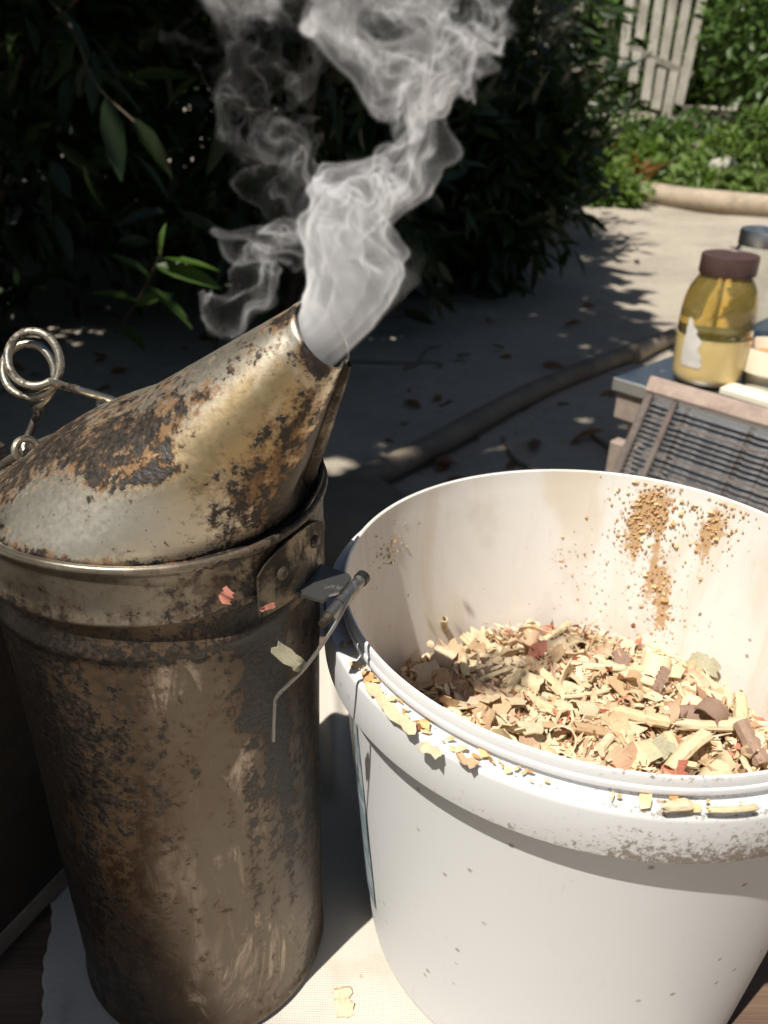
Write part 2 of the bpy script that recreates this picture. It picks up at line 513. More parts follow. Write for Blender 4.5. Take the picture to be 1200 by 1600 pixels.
# ------------------------------------------------------------------ canvas cloth
def build_cloth():
    nx, ny = 150, 190
    u, w = np.meshgrid(np.linspace(0, 1, nx), np.linspace(0, 1, ny), indexing='ij')
    y = -.12 + w * .545
    left = -.1315 - .33 * (y - .205) + .0012 * np.sin(y * 60) + .0008 * np.sin(y * 171) + .0005 * np.sin(y * 700)
    right = .128 + .01 * np.sin(y * 17)
    x = left + u * (right - left)
    p = np.stack([x, y], -1)
    z = .0004 + .0007 * vnoise(p * 70, 5)
    def fold(a, b, h, wd):
        a, b = np.array(a), np.array(b); d = b - a; L = np.hypot(*d); d = d / L
        q = p - a; t = q @ d; s = q[..., 0] * -d[1] + q[..., 1] * d[0]
        return h * np.exp(-(s / wd) ** 2) * sstep(-.01, .015, t) * (1 - sstep(L - .015, L + .01, t))
    z = z + fold((-.033, .43), (-.020, .300), .007, .006) + fold((-.012, .40), (-.008, .31), .005, .005) \
          + fold((-.120, .20), (-.116, .08), .0022, .003) + fold((-.02, .17), (.06, .08), .003, .006) + fold((-.14, .262), (-.10, .268), .0018, .003)
    clear = np.minimum(np.hypot(x + .0708, y - .2292) - .05, np.hypot(x - .0783, y - .2468) - .082)   # pressed flat under the smoker and the pail
    z = np.where(clear < 0, .0, z * np.clip(clear / .012, 0, 1) + .0002)
    v = np.stack([x, y, z], -1).reshape(-1, 3)
    i, j = np.meshgrid(np.arange(nx - 1), np.arange(ny - 1), indexing='ij')
    q = np.stack([i * ny + j, (i + 1) * ny + j, (i + 1) * ny + j + 1, i * ny + j + 1], -1).reshape(-1, 4)
    o = obj('canvas_cloth', v, q, MAT['canvas'], sharp=None)
    s = o.modifiers.new('thick', 'SOLIDIFY'); s.thickness = .0012; s.offset = -1
    tag(o, 'off-white woven canvas cloth spread under the smoker and the pail', 'cloth')
build_cloth()

# ------------------------------------------------------------------ bee smoker
S0 = np.array([-.0708, .2292, .0012])
smoker = thing('bee_smoker', 'sooty metal bee smoker with slanted spout, smoking on canvas beside the white pail', 'smoker', S0)
def L(p): return np.asarray(p, float) - S0
def blobs(ang, h, lst):
    """soot and painted shade map: list of (angle in degrees, height, angular radius, height radius, amount)"""
    out = np.zeros_like(ang)
    for a, b, ra, rb, k in lst:
        d = (np.degrees(ang) - a + 180) % 360 - 180
        out += k * np.exp(-(d / ra) ** 2 - ((h - b) / rb) ** 2)
    return out
def build_smoker():
    n = 144
    # body can with beads
    zs = np.concatenate([[0, .0008, .0022, .0036, .0048, .0056], np.linspace(.008, .176, 44), [.1785, .1800, .1812, .1824, .1836, .1850, .187, .190, .1925, .1945, .198]])
    rs = np.interp(zs, [0, .0008, .0022, .0036, .0048, .0056, .008, .176, .1785, .180, .1812, .1824, .1836, .185, .187, .198],
                   [.0478, .0486, .0492, .0490, .0484, .0481, .0482, .0501, .0500, .0503, .0509, .0512, .0508, .0502, .0495, .0495])
    th = np.arange(n) * 2 * math.pi / n
    R, TH = np.meshgrid(rs, th, indexing='ij'); Z = np.repeat(zs[:, None], n, 1)
    dent = .00055 * vnoise(np.stack([np.cos(TH) * 2.2, np.sin(TH) * 2.2, Z * 38], -1), 11) * sstep(.006, .02, Z)
    dent = dent - .0012 * np.exp(-((np.degrees(TH) - 292) / 16) ** 2 - ((Z - .075) / .03) ** 2) * 1.0
    R = R + dent
    v = np.stack([R * np.cos(TH), R * np.sin(TH), Z], -1).reshape(-1, 3)
    k = len(zs)
    f = [(i * n + j, i * n + (j + 1) % n, (i + 1) * n + (j + 1) % n, (i + 1) * n + j) for i in range(k - 1) for j in range(n)]
    f.append(list(range(n))[::-1])
    tar = blobs(TH, Z, [(244, .165, 24, .04, .30), (222, .09, 32, .13, .80), (256, .12, 22, .06, .16), (312, .170, 8, .03, .70), (322, .150, 7, .05, .85), (346, .10, 14, .16, .62), (308, .080, 3, .05, .55), (316, .06, 3, .035, .50), (300, .115, 3, .025, .35), (326, .09, 4, .05, .5),  # soot runs, plus the left side's dark reflection and shade painted in
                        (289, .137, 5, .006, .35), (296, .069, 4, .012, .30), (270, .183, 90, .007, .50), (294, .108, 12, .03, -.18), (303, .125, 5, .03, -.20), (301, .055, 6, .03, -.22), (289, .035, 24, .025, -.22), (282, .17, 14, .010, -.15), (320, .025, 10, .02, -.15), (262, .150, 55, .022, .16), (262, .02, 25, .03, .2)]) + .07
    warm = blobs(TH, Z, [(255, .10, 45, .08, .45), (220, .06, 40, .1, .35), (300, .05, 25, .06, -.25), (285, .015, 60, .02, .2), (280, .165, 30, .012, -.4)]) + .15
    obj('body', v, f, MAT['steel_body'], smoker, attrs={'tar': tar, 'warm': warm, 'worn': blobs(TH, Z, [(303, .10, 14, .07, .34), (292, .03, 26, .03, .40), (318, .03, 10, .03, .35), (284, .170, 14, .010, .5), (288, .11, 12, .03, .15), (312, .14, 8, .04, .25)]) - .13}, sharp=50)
    # lid skirt with rolled top bead and lower lip
    pr = [(.0500, .1935), (.0513, .1930), (.0520, .1936), (.0521, .1946), (.0516, .1956), (.0517, .2000), (.0517, .2058), (.0518, .2080), (.0523, .2090), (.0530, .2097), (.0533, .2106), (.0530, .2116), (.0522, .2121), (.0513, .2117), (.0508, .2106), (.0507, .2092)]
    v, f = lathe(pr, n)
    a = np.arctan2(v[:, 1], v[:, 0]); z = v[:, 2]
    rr = np.hypot(v[:, 0], v[:, 1])
    v[:, 2] += .0008 * np.sin(a * 3 + 1) * (z > .2)
    obj('lid_ring', v, f, MAT['steel_lid'], smoker, attrs={'tar': blobs(a, z, [(345, .203, 25, .02, .5), (200, .21, 30, .02, .2), (270, .2115, 60, .002, -.25), (310, .21, 15, .004, .35), (285, .2, 40, .006, -.02)]) + .12 * (z < .197) + .20, 'warm': .25 + 0 * z, 'worn': blobs(a, z, [(270, .2112, 70, .0016, .5)]) - .1}, sharp=60)
    # sooty gutter between ring and spout
    v, f = lathe([(.0510, .2098), (.0500, .2096), (.0485, .2102), (.0470, .2108)], n)
    a = np.arctan2(v[:, 1], v[:, 0])
    v[:, 2] += .0004 * vnoise(v[:, :2] * 400, 9)
    obj('lid_gutter', v, f, MAT['steel_spout'], smoker, attrs={'tar': .32 + blobs(a, v[:, 2] * 0, [(320, 0, 40, 1, .5), (245, 0, 25, 1, -.3)]), 'warm': .3 + 0 * a, 'worn': 0 * a - .2})
    # slanted spout: straight rulings from the lid circle to the mouth circle
    M = L((-.0164, .205, .2663)); nn = np.array([.733, -.285, .618]); nn /= np.linalg.norm(nn)
    zax = np.array([0, 0, 1.0]); ax = np.cross(zax, nn); sn = np.linalg.norm(ax); ax /= sn; cn = nn[2]
    def rot(p):
        return p * cn + np.cross(ax, p) * sn + ax * (p @ ax)[..., None] * (1 - cn)
    kk = 70
    t = np.linspace(0, 1, kk)
    T, TH = np.meshgrid(t, th, indexing='ij')
    c = np.stack([np.cos(TH), np.sin(TH), 0 * TH], -1)
    base = c * .0487 + np.array([0, 0, .2098])
    mouth = rot(c) * .0095 + M
    bell = (T ** .94)[..., None]
    pts = base * (1 - bell) + mouth * bell
    # shoulder: the lid rises a little before the spout starts
    pts[..., 2] += .0035 * np.sin(np.pi * np.clip(T / .5, 0, 1)) * (.5 + .5 * np.cos(TH - math.radians(170)))
    # pressed flute along the lower right side
    d = (np.degrees(TH) - 347 + 180) % 360 - 180
    flute = np.exp(-(d / 13) ** 2) * sstep(.02, .15, T)
    cen = base.mean(1)[:, None] * (1 - bell) + M * bell
    pts = cen + (pts - cen) * (1 - .10 * flute[..., None]) + (.0005 * vnoise(np.stack([np.cos(TH) * 2, np.sin(TH) * 2, T * 5], -1), 17) * (1 - T) * 1.0)[..., None] * c
    lip = np.where(T > .985, .00025, 0)
    pts = pts + lip[..., None] * rot(c)
    tarb = [(232, .47, 24, .17, .36), (212, .40, 16, .22, .42), (255, .38, 10, .06, .50), (237, .31, 8, .06, .35), (225, .72, 14, .12, .30), (195, .15, 20, .15, .40), (180, .4, 20, .4, .35), (284, .62, 8, .2, .26),
            (300, .35, 12, .2, .40), (303, .75, 8, .2, .35), (325, .3, 18, .35, .6), (345, .5, 16, .6, .8), (255, .985, 14, .03, .75), (285, .97, 18, .035, .8), (190, .97, 14, .05, .7), (250, .1, 28, .07, -.32),
            (272, .2, 16, .12, -.18), (232, .2, 10, .05, -.22), (268, .6, 14, .15, -.2), (250, .8, 18, .1, -.32), (265, .0, 70, .03, .55)]
    tar = blobs(TH, T, tarb) + .17
    warm = blobs(TH, T, [(265, .75, 40, .25, .85), (300, .5, 30, .3, .45), (250, .4, 40, .2, .35), (255, .1, 35, .08, -.4)]) + .1
    outer = pts.reshape(-1, 3)
    f = [(i * n + j, i * n + (j + 1) % n, (i + 1) * n + (j + 1) % n, (i + 1) * n + j) for i in range(kk - 1) for j in range(n)]
    o = obj('spout', outer, f, MAT['steel_spout'], smoker, attrs={'tar': tar, 'warm': warm, 'worn': blobs(TH, T, [(232, .2, 12, .08, .5), (255, .12, 25, .07, .3), (250, .8, 20, .12, .25), (218, .70, 6, .2, .35)]) - .12}, sharp=60)
    s = o.modifiers.new('sheet', 'SOLIDIFY'); s.thickness = .0006; s.offset = -1
    # lapped seam down the right side of the spout
    j0 = int(round(352 / 360 * n)) % n
    ridge = []
    mb = MB()
    for dj, out in ((0, .0002), (1, .0016), (3, .0018), (4, .0002)):
        col = pts[:, (j0 + dj) % n]
        nrm = col - cen[:, 0]; nrm = nrm / np.linalg.norm(nrm, axis=1)[:, None]
        ridge.append(col[1:-1] + nrm[1:-1] * out)
    m_ = len(ridge[0])
    v = np.concatenate(ridge)
    f = [(a * m_ + i, a * m_ + i + 1, (a + 1) * m_ + i + 1, (a + 1) * m_ + i) for a in range(3) for i in range(m_ - 1)]
    obj('spout_seam', v, f, MAT['soot_steel'], smoker, sharp=30)
    # upright collar of the lid under the mouth
    def arc(a0, a1, z0, z1, r, nseg=24, th_=.0008, taper=0.0):
        aa = np.radians(np.linspace(a0, a1, nseg))
        v = []
        for q, a in enumerate(aa):
            e = math.sin(math.pi * q / (nseg - 1)) if taper else 1
            zt = z0 + (z1 - z0) * ((1 - taper) + taper * e ** .6)
            for rr, z in ((r, z0), (r + th_, z0), (r + th_, zt), (r, zt)):
                v.append((rr * math.cos(a), rr * math.sin(a), z))
        f = [(4 * q + e, 4 * q + (e + 1) % 4, 4 * q + 4 + (e + 1) % 4, 4 * q + 4 + e) for q in range(nseg - 1) for e in range(4)]
        f += [(0, 3, 2, 1), tuple(4 * (nseg - 1) + e for e in range(4))]
        return np.array(v), f
    v, f = arc(-26, 62, .209, .2165, .0512, 30, .0009, .85)
    obj('lid_collar', v, f, MAT['soot_steel'], smoker)
    # hinge: bracket with two rivets, flat plate, knuckles on a pin
    v, f = arc(-46, -9, .188, .2085, .0524, 16, .0010, .35)
    br = obj('hinge_bracket', v, f, MAT['soot_steel'], smoker)
    for a, z in ((-37, .199), (-19, .201)):
        ar = math.radians(a)
        v, f = lathe([(0, .0013), (.0012, .0012), (.0019, .0006), (.0021, 0)], 14)
        q = np.stack([v[:, 2] * math.cos(ar) - v[:, 0] * math.sin(ar), v[:, 2] * math.sin(ar) + v[:, 0] * math.cos(ar), v[:, 1]], -1) + np.array([.0535 * math.cos(ar), .0535 * math.sin(ar), z])
        obj('rivet', q, f, MAT['soot_steel'], br)
    zp = .1905
    poly = [on_z(452, 924, zp), on_z(505, 941, zp), on_z(514, 931, zp), on_z(530, 926, zp), on_z(549, 905, zp), on_z(546, 899, zp), on_z(492, 880, zp), on_z(476, 893, zp)]
    poly = [L(p) for p in poly]
    v = np.array([p + np.array([0, 0, dz]) for dz in (-.0005, .0005) for p in poly]); k = len(poly)
    f = [list(range(k))[::-1], list(range(k, 2 * k))] + [(i, (i + 1) % k, k + (i + 1) % k, k + i) for i in range(k)]
    obj('hinge_plate', v, f, MAT['plate_steel'], smoker, smooth=False)
    e1, e2 = L(on_z(567, 902, .189)), L(on_z(503, 976, .187))
    def seg(a, b): return [e1 + (e2 - e1) * q for q in np.linspace(a, b, 4)]
    mb = MB(); mb.add(*tube(seg(.06, .24), .0019, 14)); mb.add(*tube(seg(.25, .60), .0021, 14)); mb.add(*tube(seg(.61, .84), .0019, 14))
    v, f = mb.get(); kn = obj('hinge_knuckle', v, f, MAT['plate_steel'], smoker)
    v, f = tube(seg(.02, 1.0), .00125, 12); obj('hinge_pin', v, f, MAT['soot_steel'], smoker)
    v, f = tube(seg(-.02, .07), .0023, 14); obj('pin_cap', v, f, MAT['black_rubber'], smoker)
    # wire catch hanging down from the hinge along the can
    w1 = catmull([L(on_y(545, 935, .1995)), L(on_y(528, 968, .1905)), L(on_y(508, 1000, .1865)), L(on_y(475, 1045, .1845)), L(on_y(445, 1075, .1850)), L(on_y(431, 1092, .1858)), L(on_y(428, 1120, .1852)), L(on_y(427, 1158, .1850))], 7)
    v, f = tube(w1, .00055, 7); obj('wire_catch', v, f, MAT['plate_steel'], smoker)
    # wire loop handle on the lid: leg, two turns of coil, arm
    cz = L(on_y(62, 556, .236))
    rgt, upv, fwd = np.array(RIGHT), np.array(CUP), np.array(FW)
    pts_ = [L(on_y(42, 712, .2335)), L(on_y(38, 697, .2360)), L(on_y(50, 668, .2400)), L(on_y(62, 638, .2420))]
    turns = []
    n_t = 60
    for q in range(n_t + 1):
        s = q / n_t
        a = math.radians(-75 + s * (360 * 2 + 12))
        off = (-.0066 * (1 - s))
        turns.append(cz + rgt * (.0081 * math.cos(a) + off) + upv * (.0089 * math.sin(a) - .0056 * (1 - s)) + fwd * (.0085 * (1 - s) - .0018))
    arm = [L(on_y(110, 606, .2345)), L(on_y(150, 617, .2375)), L(on_y(185, 629, .2405)), L(on_y(206, 640, .243))]
    wire = np.concatenate([catmull(pts_ + [turns[0]], 8)[:-1], np.array(turns), catmull([turns[-1]] + arm, 8)[1:]])
    v, f = tube(wire, .00125, 12); obj('wire_handle', v, f, MAT['wire_steel'], smoker)
    # eyes the wire hooks into
    def eye(px, py, y, r, tilt):
        c0 = L(on_y(px, py, y)); pp = []
        for q in range(24):
            a = math.radians(20 + q * 14)
            pp.append(c0 + rgt * (r * math.cos(a) * tilt) + upv * (r * math.sin(a)) + fwd * (r * .8 * math.cos(a)) )
        v, f = tube(pp, .0011, 9); obj('wire_eye', v, f, MAT['wire_steel'], smoker)
    eye(42, 703, .2325, .0034, .75)
    eye(170, 637, .244, .0026, .5)
    v, f = tube([L(on_y(155, 630, .238)), L(on_y(162, 634, .246))], .0011, 10); obj('wire_end', v, f, MAT['wire_steel'], smoker)
    # bellows opposite the spout
    az = math.radians(156)
    rd = np.array([math.cos(az), math.sin(az), 0]); tg = np.array([-math.sin(az), math.cos(az), 0]); tg = -tg if tg[1] < 0 else tg
    def board(r0, thick, zlo, zhi, hw, tilt, name, mat):
        a = rd * (r0 + tilt) + np.array([0, 0, zlo]); b = rd * r0 + np.array([0, 0, zhi])
        v, f = frame_box(a, b, 2 * hw, thick, rd, .002)
        return obj(name, v, f, MAT[mat], smoker, smooth=False)
    board(.073, .010, .010, .176, .058, .0, 'bellows_board', 'bellows_wood')
    board(.135, .010, .006, .176, .058, -.045, 'bellows_board', 'bellows_wood')
    rings = []
    for q, s in enumerate(np.linspace(0, 1, 9)):
        r_hi = .079 + s * .050; r_lo = .079 + s * .008
        ins = .004 + (.007 if q % 2 else 0)
        rings.append([rd * r_lo + tg * (-.056 + ins) + np.array([0, 0, .016 + ins]), rd * r_lo + tg * (.056 - ins) + np.array([0, 0, .016 + ins]),
                      rd * r_hi + tg * (.056 - ins) + np.array([0, 0, .172 - ins]), rd * r_hi + tg * (-.056 + ins) + np.array([0, 0, .172 - ins])])
    v = np.array(rings).reshape(-1, 3)
    f = [(q * 4 + e, q * 4 + (e + 1) % 4, q * 4 + 4 + (e + 1) % 4, q * 4 + 4 + e) for q in range(8) for e in range(4)]
    obj('bellows_leather', v, f, MAT['leather'], smoker, smooth=False)
    a = rd * .0705 - tg * .062 + np.array([0, 0, .006]); b = rd * .0705 + tg * .050 + np.array([0, 0, .006])
    v, f = frame_box(a, b, .0055, .011, (0, 0, 1), .001)
    obj('bellows_batten', v, f, MAT['batten_wood'], smoker, smooth=False)
    for zz in (.05, .145):
        v, f = frame_box(rd * .049 + np.array([0, 0, zz]), rd * .0705 + np.array([0, 0, zz]), .012, .0012, (0, 0, 1))
        obj('bellows_bracket', v, f, MAT['soot_steel'], smoker, smooth=False)
    v, f = tube([np.array([0, 0, .0365]) + rd * .047, np.array([0, 0, .0365]) + rd * .060], .006, 16)
    obj('air_inlet', v, f, MAT['soot_steel'], smoker)
build_smoker()

# ------------------------------------------------------------------ white pail
B0 = np.array([.0783, .2468, .0012])
pail = thing('plastic_pail', 'round white plastic pail with stained inside, full of wood shavings, on canvas', 'pail', B0)
def build_pail():
    n = 192
    pr = [(.0001, .0), (.074, .0), (.0785, .0006), (.0800, .0035), (.0804, .006)]
    pr += [(.0804 + (.0925 - .0804) * s, .006 + s * .141) for s in np.linspace(0, 1, 20)[1:]]
    pr += [(.0930, .1560), (.0934, .1578), (.0950, .1583), (.0968, .1578), (.0972, .1560), (.0973, .1450), (.0976, .1440), (.0982, .1440), (.0985, .1448),
           (.0985, .1590), (.0983, .1603), (.0977, .1609), (.0945, .1601), (.0922, .1600), (.0917, .1606), (.0916, .1621), (.0921, .1625), (.0929, .1629), (.0931, .1640), (.0929, .1647), (.0924, .1650), (.0924, .1674), (.0921, .1682), (.0914, .1684), (.0909, .1679), (.0907, .162)]
    i0 = len(pr)
    pr += [(.0905 - s * .0125, .160 - s * .155) for s in np.linspace(0, 1, 26)] + [(.0001, .004)]
    def wob(v, th):
        z = v[..., 2]
        k = 1 + .004 * np.cos(2 * (th - .6)) * sstep(.02, .16, z) + .0012 * np.sin(5 * th + 2) * sstep(.05, .16, z)
        v[..., 0] *= k; v[..., 1] *= k
        v[..., 2] += .0006 * np.sin(2 * th + 1) * sstep(.1, .16, z)
        return v
    v, f = lathe(pr, n, wob=wob)
    idx = np.repeat(np.arange(len(pr)), n); zz = v[:, 2]; aa = np.arctan2(v[:, 1], v[:, 0])
    inner = (idx >= i0 - 3).astype(float)
    dirt = blobs(aa, zz, [(285, .147, 22, .012, 1.0), (255, .144, 40, .003, .6), (270, .168, 120, .003, .55), (75, .168, 70, .004, .3), (265, .1612, 80, .0016, .6), (60, .10, 50, .06, .35 )]) + .05  # dirt, plus the lip's shadow line painted along its base
    obj('shell', v, f, MAT['white_plastic'], pail, attrs={'inner': inner, 'dirt': dirt, 'smear': inner * blobs(aa, zz, [(63, .155, 5, .012, .62), (68, .140, 3.5, .016, .45), (45, .156, 4, .010, .55), (49, .145, 3, .010, .38), (58, .122, 4, .016, .42), (53, .105, 3, .012, .40), (84, .125, 3, .010, .32), (148, .150, 3.5, .007, .50), (100, .12, 3, .02, .2), (125, .135, 3, .01, .2), (60, .135, 1.8, .03, .34), (66, .132, 1.4, .03, .32), (47, .138, 1.4, .022, .32), (55, .112, 1.8, .022, .34)])}, sharp=40)
    # printed label wrapped round the far left side
    aa = np.radians(np.linspace(150, 200, 30)); hs = np.linspace(.028, .132, 12)
    v = np.array([[(.0804 + (.0925 - .0804) * (h - .006) / .141 + .0006) * math.cos(a), (.0804 + (.0925 - .0804) * (h - .006) / .141 + .0006) * math.sin(a), h] for a in aa for h in hs])
    f = [(i * 12 + j, i * 12 + 12 + j, i * 12 + 13 + j, i * 12 + 1 + j) for i in range(29) for j in range(11)]
    obj('label', v, f, MAT['print_label'], pail, sharp=None)
    # crumbs caught on the ledge of the rim
    r = np.random.default_rng(15); mb = MB(); tint = []
    for q in range(95):
        ar = math.radians(r.choice([r.normal(215, 12), r.normal(245, 16), r.uniform(190, 330)])); rad = r.uniform(.0928, .0968)
        s = .0008 * math.exp(r.normal(0, .5)); t = r.uniform(0, 6.28)
        p = np.array([(-1, -.5, 0), (.2, -.7, .25), (1, -.2, 0), (.8, .5, .2), (-.1, .6, .1), (-.9, .4, .3)]) * s * r.uniform(.5, 1.4, 3) + r.normal(0, s * .15, (6, 3))
        p = p @ np.array(Matrix.Rotation(t, 3, 'Z')).T
        mb.add(p + np.array([rad * math.cos(ar), rad * math.sin(ar), .1612 + .0004]), [(0, 1, 4, 5), (1, 2, 3, 4)])
        tint += [np.clip(r.normal(.6, .3), 0, 1)] * 6
    v, f = mb.get(); stuff(obj('ledge_debris', v, f, MAT['wax'], pail, smooth=False, attrs={'tint': tint}))
    # crumbs of wax and propolis stuck to the inside
    mb = MB(); tint = []
    ico = np.array([(1, 0, 0), (-1, 0, 0), (0, 1, 0), (0, -1, 0), (0, 0, 1), (0, 0, -1)], float)
    icf = [(0, 2, 4), (2, 1, 4), (1, 3, 4), (3, 0, 4), (2, 0, 5), (1, 2, 5), (3, 1, 5), (0, 3, 5)]
    r = np.random.default_rng(5)
    # angle, height, spread angle, spread height, count, size
    for a, h, sa, sh, cnt, sz in ((62, .155, 4.5, .009, 190, .0012), (68, .142, 3.5, .009, 90, .0010), (44, .156, 4, .008, 80, .0010), (48, .146, 3, .008, 40, .0009), (58, .125, 4, .014, 90, .0010), (52, .105, 3.5, .010, 60, .0009),
                                  (84, .125, 4, .008, 40, .0007), (70, .120, 8, .018, 50, .0007), (148, .150, 4, .006, 60, .0010), (60, .100, 14, .02, 60, .0006), (90, .11, 30, .03, 70, .0005)):
        for q in range(cnt):
            ar = math.radians(r.normal(a, sa)); z = min(r.normal(h, sh), .166)
            rad = .0905 - (.160 - z) / .155 * .0125 - .0002
            s = .48 * sz * math.exp(r.normal(0, .38))
            v = ico * (1 + r.uniform(-.35, .35, (6, 1))) * s * r.uniform(.6, 1.3, 3)
            mb.add(v + np.array([rad * math.cos(ar), rad * math.sin(ar), z]), icf)
            tint += [np.clip(r.normal(.55, .25), 0, 1)] * 6
    v, f = mb.get()
    stuff(obj('wax_residue', v, f, MAT['wax'], pail, smooth=False, attrs={'tint': tint}))
build_pail()
# ------------------------------------------------------------------ shavings in the pail
def heap_h(x, y):
    r = np.hypot(x, y)
    p = np.stack([x, y], -1)
    return .0875 + .008 * np.exp(-((x + .055) ** 2 + (y - .02) ** 2) / .0009) + .013 * np.exp(-(r / .055) ** 2) - .05 * np.clip(y - .03, 0, 1) ** 1.0 * .25 + .0045 * vnoise(p * 75, 21) + .004 * np.exp(-((x - .05) ** 2 + (y - .045) ** 2) / .0006)
def build_bed():
    r = np.random.default_rng(31)
    mb = MB(); tint = []
    rr = np.concatenate([[0], np.linspace(.004, .0838, 24)]); n = 72
    th = np.arange(n) * 2 * math.pi / n
    R, T = np.meshgrid(rr[1:], th, indexing='ij')
    X, Y = R * np.cos(T), R * np.sin(T)
    v = np.stack([X, Y, heap_h(X, Y) - .006], -1).reshape(-1, 3)
    f = [(i * n + j, i * n + (j + 1) % n, (i + 1) * n + (j + 1) % n, (i + 1) * n + j) for i in range(len(rr) - 2) for j in range(n)]
    f.append(list(range(n))[::-1])
    mb.add(v, f); tint += list(r.uniform(.1, .7, len(v)))
    cnt = 8200
    rad = .0796 * np.sqrt(r.uniform(0, 1, cnt)); ang = r.uniform(0, 2 * math.pi, cnt)
    for q in range(cnt):
        x, y = rad[q] * math.cos(ang[q]), rad[q] * math.sin(ang[q])
        Ls, W = r.uniform(.0022, .0080), r.uniform(.0010, .0036)
        if r.random() < .22: Ls, W = r.uniform(.006, .014), r.uniform(.0006, .0012)
        bend = r.uniform(-.5, .5)
        s = np.array([-.5, -.15, .2, .5]) * Ls
        w = np.array([r.uniform(.3, .8), 1, r.uniform(.7, 1), r.uniform(.2, .7)]) * W / 2
        zc = bend * (s / Ls) ** 2 * Ls
        p = np.concatenate([np.stack([s + r.normal(0, .0003, 4), -w + r.normal(0, .0003, 4), zc + r.normal(0, .0003, 4)], 1), np.stack([s, w, zc + r.normal(0, .0004, 4)], 1)])
        e = Matrix.Rotation(r.uniform(0, 6.283), 3, 'Z') @ Matrix.Rotation(r.normal(0, .55), 3, 'Y') @ Matrix.Rotation(r.normal(0, .7), 3, 'X')
        p = p @ np.array(e).T
        z = heap_h(np.array(x), np.array(y)) - .003 + abs(r.normal(0, .0034))
        mb.add(p + np.array([x, y, z]), [(0, 1, 5, 4), (1, 2, 6, 5), (2, 3, 7, 6)])
        tint += [np.clip(r.normal(.55, .26), 0, 1)] * 8
    v, f = mb.get()
    o = obj('shavings_bed', v, f, MAT['chip_bed'], None, smooth=True, attrs={'tint': tint}, sharp=50)
    o.location = B0
    tag(o, 'fine tan and cream wood shavings filling the white pail', 'shavings', None, 'stuff')
build_bed()
CHIP = {}
